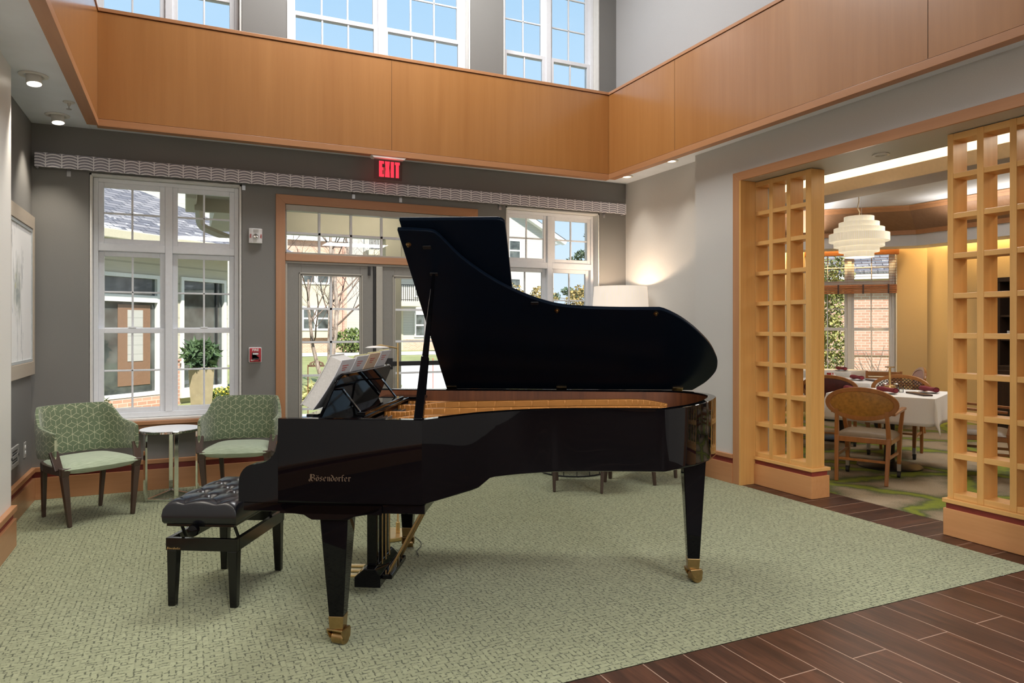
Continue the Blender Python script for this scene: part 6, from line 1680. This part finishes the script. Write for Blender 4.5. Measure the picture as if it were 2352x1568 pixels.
# ---- far apartment buildings
FY = 46.0
def H(z): return z
apt = thing('apartment_building', 'three storey cream sided apartment building with gable beyond the garden', 'building', (0, 0, GZ))
MB().prism([(9.62, 0), (24.8, 0), (24.8, 8.25), (18.4, 11.8), (9.62, 11.0)], lambda a, z, t: (a, t, z), FY, FY + 8).build('wall', 'siding_white', apt)
rk = MB().bar((17.5, FY - .25, 12.35), (25.7, FY - .25, 7.80), .5, .28).build('roof_rake', 'ext_white', apt); MB().bar((17.5, FY + 4, 12.55), (25.8, FY + 4, 8.0), 8.6, .12).build('roof', 'shingle', apt)
MB().bx(24.6, 24.85, FY - .1, FY, 0, 8.2).build('corner_board', 'ext_white', apt); MB().bx(24.9, 25.6, FY - .3, FY + 8, 7.75, 7.95).build('eave', 'ext_white', apt)
def ewin(x, z, w, h, par, yy=FY, m='pane_dark'):
    f = MB(); t = .12
    f.bx(x - w / 2 - t, x + w / 2 + t, yy - .06, yy + .02, z - h / 2 - t, z - h / 2); f.bx(x - w / 2 - t, x + w / 2 + t, yy - .06, yy + .02, z + h / 2, z + h / 2 + t)
    f.bx(x - w / 2 - t, x - w / 2, yy - .06, yy + .02, z - h / 2, z + h / 2); f.bx(x + w / 2, x + w / 2 + t, yy - .06, yy + .02, z - h / 2, z + h / 2); f.bx(x - w / 2, x + w / 2, yy - .05, yy + .02, z - .05, z + .05)
    o = f.build('window_frame', 'ext_white', par); MB().bx(x - w / 2, x + w / 2, yy - .02, yy - .01, z - h / 2, z + h / 2).build('pane', m, o)
for z in (1.6, 4.35, 7.1): ewin(21.7, z, .8, 1.35, apt)
for z in (1.7, 4.4, 7.2): ewin(14.9, z, 1.2, 1.4, apt); ewin(17.6, z, 1.0, 1.3, apt)
def balcony(x0, x1, z, par):
    MB().bx(x0, x1, FY - 1.6, FY - .01, z - .32, z).build('balcony_slab', 'cream', par)
    r = MB(); 
    for k in range(13): x = x0 + .08 + (x1 - x0 - .16) * k / 12; r.bx(x - .018, x + .018, FY - 1.52, FY - 1.49, z, z + 1.05)
    r.bx(x0 + .05, x1 - .05, FY - 1.53, FY - 1.48, z + 1.05, z + 1.1); r.bx(x0 + .05, x1 - .05, FY - 1.53, FY - 1.48, z + .08, z + .12); r.bx(x0 + .05, x0 + .1, FY - 1.5, FY - .02, z + 1.05, z + 1.1)
    r.build('balcony_railing', 'black_metal', par)
balcony(12.5, 14.3, 3.25, apt); balcony(10.7, 12.0, 6.5, apt); balcony(12.5, 14.3, 6.5, apt)
MB().bx(12.3, 13.4, FY - .04, FY - .005, 0, 3.0).build('patio_recess', 'cream', apt); MB().bx(12.45, 13.15, FY - .09, FY - .045, .1, 2.2).build('patio_door', 'ext_white', apt); MB().bx(12.58, 13.02, FY - .11, FY - .095, .4, 2.05).build('door_pane', 'pane_dark', apt)
MB().bx(9.62, 24.8, FY - .03, FY - .002, 0, .75).build('brick_base', 'brick', apt)
bk = thing('brick_building', 'two storey pink brick building with cream bay behind the birch tree', 'building', (0, 0, GZ))
MB().bx(1.0, 9.40, FY - 1.2, FY + 6, 0, 6.9).build('wall', 'brick', bk); MB().bx(.8, 9.55, FY - 1.5, FY + 6, 6.91, 7.25).build('cornice', 'ext_white', bk)
MB().bx(6.6, 8.25, FY - 1.5, FY - 1.21, .9, 6.2).build('bay', 'cream', bk); MB().bx(9.1, 9.22, FY - 1.32, FY - 1.21, 0, 6.9).build('downpipe', 'brick_dark', bk)
for z in (2.1, 4.95):
    for x in (7.0, 7.85): ewin(x, z, .62, 1.25, bk, FY - 1.5)
    for x in (2.6, 4.8): ewin(x, z, 1.0, 1.4, bk, FY - 1.2)
cg = thing('gable_house', 'pale sided house gable behind the snowy roof outside the left window', 'building', (0, 0, GZ))
MB().prism([(-6.5, 0), (4.0, 0), (4.0, 7.5), (0.6, 10.0), (-6.5, 9.0)], lambda a, z, t: (a, t, z), 31, 37).build('wall', 'siding_white', cg)
MB().bar((-3.0, 30.8, 8.2), (.6, 30.8, 10.3), .4, .35).build('roof_rake', 'beige_ext', cg)
MB().bx(1.9, 2.5, 30.93, 30.99, 4.3, 5.6).build('window_pane', 'pane_dark', cg)
# ---- shrubs, hedge, pine, stakes
bush('shrub', 'round green shrub against the brick building right of the birch', 'shrub', 9.3, FY - 3.0, [(0, 0, .75, 1.1, .8, .75)], 900, .14, 'leaf_mid', 8)
bush('evergreen', 'narrow dark evergreen beside the patio door of the apartment building', 'shrub', 15.2, FY - 3.5, [(0, 0, .9, .7, .7, .9), (0, 0, 2.2, .45, .45, 1.2), (0, 0, 3.4, .22, .22, .7)], 1100, .14, 'leaf_mid', 9)
for k, (x, y, r_, lab) in enumerate(((10.3, 26, .85, 'leftmost'), (12.05, 26.4, .85, 'second'), (13.8, 26.8, .85, 'third'), (15.5, 26.4, .8, 'rightmost'))):
    bush('hedge_shrub', 'olive brown hedge shrub below the far gable, %s of four' % lab, 'shrub', x, y, [(0, 0, 1.6, r_, .8, 1.6), (.2, 0, 2.7, r_ * .75, .6, .75)], 2200, .085, 'leaf_autumn', 12 + k, group='olive hedge outside the right window')
pine = thing('pine_tree', 'tall pine tree reaching in at the right side of the right window', 'tree', (19.6, 30, GZ))
MB().tube([(0, 0, 0), (.05, 0, 4), (0, 0, 9)], [.22, .16, .05], 8).build('trunk', 'twig', pine, smooth=True)
R_ = random.Random(5); cl = []; br = MB()
for k in range(46):
    z = R_.uniform(2.6, 8.8); a_ = R_.uniform(0, 6.28); L_ = (9.6 - z) * .42 * R_.uniform(.7, 1.1); ex_, ey_ = L_ * math.cos(a_), L_ * math.sin(a_)
    br.tube([(0, 0, z), (ex_, ey_, z + .25)], [.035, .012], 5); cl += [(ex_, ey_, z + .28, .38, .38, .2), (ex_ * .65, ey_ * .65, z + .2, .30, .30, .16)]
br.build('branches', 'twig', pine); leaf_cloud('needles', cl, 6500, .09, 'leaf_pine', pine, 3.0, 7)
gd = thing('drain_grate', 'rusty domed drain grate on the lawn left of the birch', 'drain grate', (4.75, 28.3, GZ))
dg = MB()
for k in range(14): a_ = 2 * PI * k / 14; dg.tube([(.30 * math.cos(a_), .30 * math.sin(a_), 0), (.25 * math.cos(a_), .25 * math.sin(a_), .14), (.1 * math.cos(a_), .1 * math.sin(a_), .20), (0, 0, .21)], .016, 5)
dg.lathe([(.28, .0), (.31, .0), (.31, .05), (.28, .05)], (0, 0, 0), 24, True); dg.build('bars', 'rust', gd)
for k, (x, y, lab) in enumerate(((1.75, 11.2, 'thin red marker stake on the lawn through the left door leaf'), (4.25, 12.6, 'thin red marker stake by the walkway, left of two'), (4.75, 11.2, 'thin red marker stake by the walkway, right of two'))):
    s = MB().tube([(0, 0, 0), (0, 0, .95)], .007, 6).build('marker_stake', 'stake_red', None); s.location = (x, y, GZ); tag(s, lab, 'stake', 'red marker stakes')
t = thing('straw_clump', 'pale straw coloured grass clump on the lawn outside the door', 'grass clump', (2.75, 14.3, GZ), kind='stuff')
leaf_cloud('blades', [(0, 0, .2, .75, .5, .25), (.5, .6, .2, .5, .4, .22)], 1800, .06, 'straw', t, 4.0, 17)
# ---- outside the dining window
DB = Vector((17.4, 13.6, 0))
dbk = thing('brick_house', 'pink brick house with snowy roof outside the dining window', 'building', (DB.x, DB.y, GZ), ang45)
MB().bx(-7, 7, 0, 4, 0, 3.0).build('wall', 'brick', dbk); MB().bx(-7.5, 7.5, -.32, -.2, 2.86, 3.06).build('gutter', 'ext_white', dbk); MB().bx(-7.5, 7.5, -.2, -.001, 2.86, 2.9).build('soffit', 'beige_ext', dbk)
rf = MB().add([(-7.5, -.32, 3.07), (7.5, -.32, 3.07), (7.5, 5, 5.9), (-7.5, 5, 5.9), (-7.5, -.32, 3.0), (7.5, -.32, 3.0), (7.5, 5, 5.83), (-7.5, 5, 5.83)], [(0, 1, 2, 3), (7, 6, 5, 4), (0, 4, 5, 1), (1, 5, 6, 2), (2, 6, 7, 3), (3, 7, 4, 0)]).build('roof', 'shingle', dbk); setuv(rf, lambda c: (c.x, (c.y + .62) * 1.12))
MB().bx(-7, 7, -.03, -.001, .75, .85).build('brick_course', 'brick_dark', dbk)
bush('cedar', 'tall golden green cedar outside the dining window, left pane', 'tree', 12.75, 11.0, [(0, 0, .9, .55, .55, .9), (-.1, .1, 2.0, .5, .5, .9), (.1, -.1, 2.6, .4, .4, .6)], 4200, .055, 'leaf_cedar', 31)
bs = thing('bare_shrub', 'bare twiggy shrub in front of the brick house outside the dining window', 'shrub', (12.9, 9.75, GZ)); R_ = random.Random(3); tw = MB()
for k in range(46):
    a_ = R_.uniform(0, 6.28); l_ = R_.uniform(.5, 1.25); d_ = Vector((math.cos(a_) * .6, math.sin(a_) * .6, R_.uniform(.4, 1.0))).normalized()
    p1 = d_ * l_ * .6; p2 = p1 + (d_ + Vector((R_.gauss(0, .35), R_.gauss(0, .35), .1))).normalized() * l_ * .6
    tw.tube([(0, 0, 0), tuple(p1), tuple(p2)], [.011, .008, .004], 4)
tw.build('twigs', 'twig', bs); leaf_cloud('ground_leaves', [(0, 0, .22, .9, .9, .28)], 900, .05, 'leaf_mid', bs, 2.4, 33)
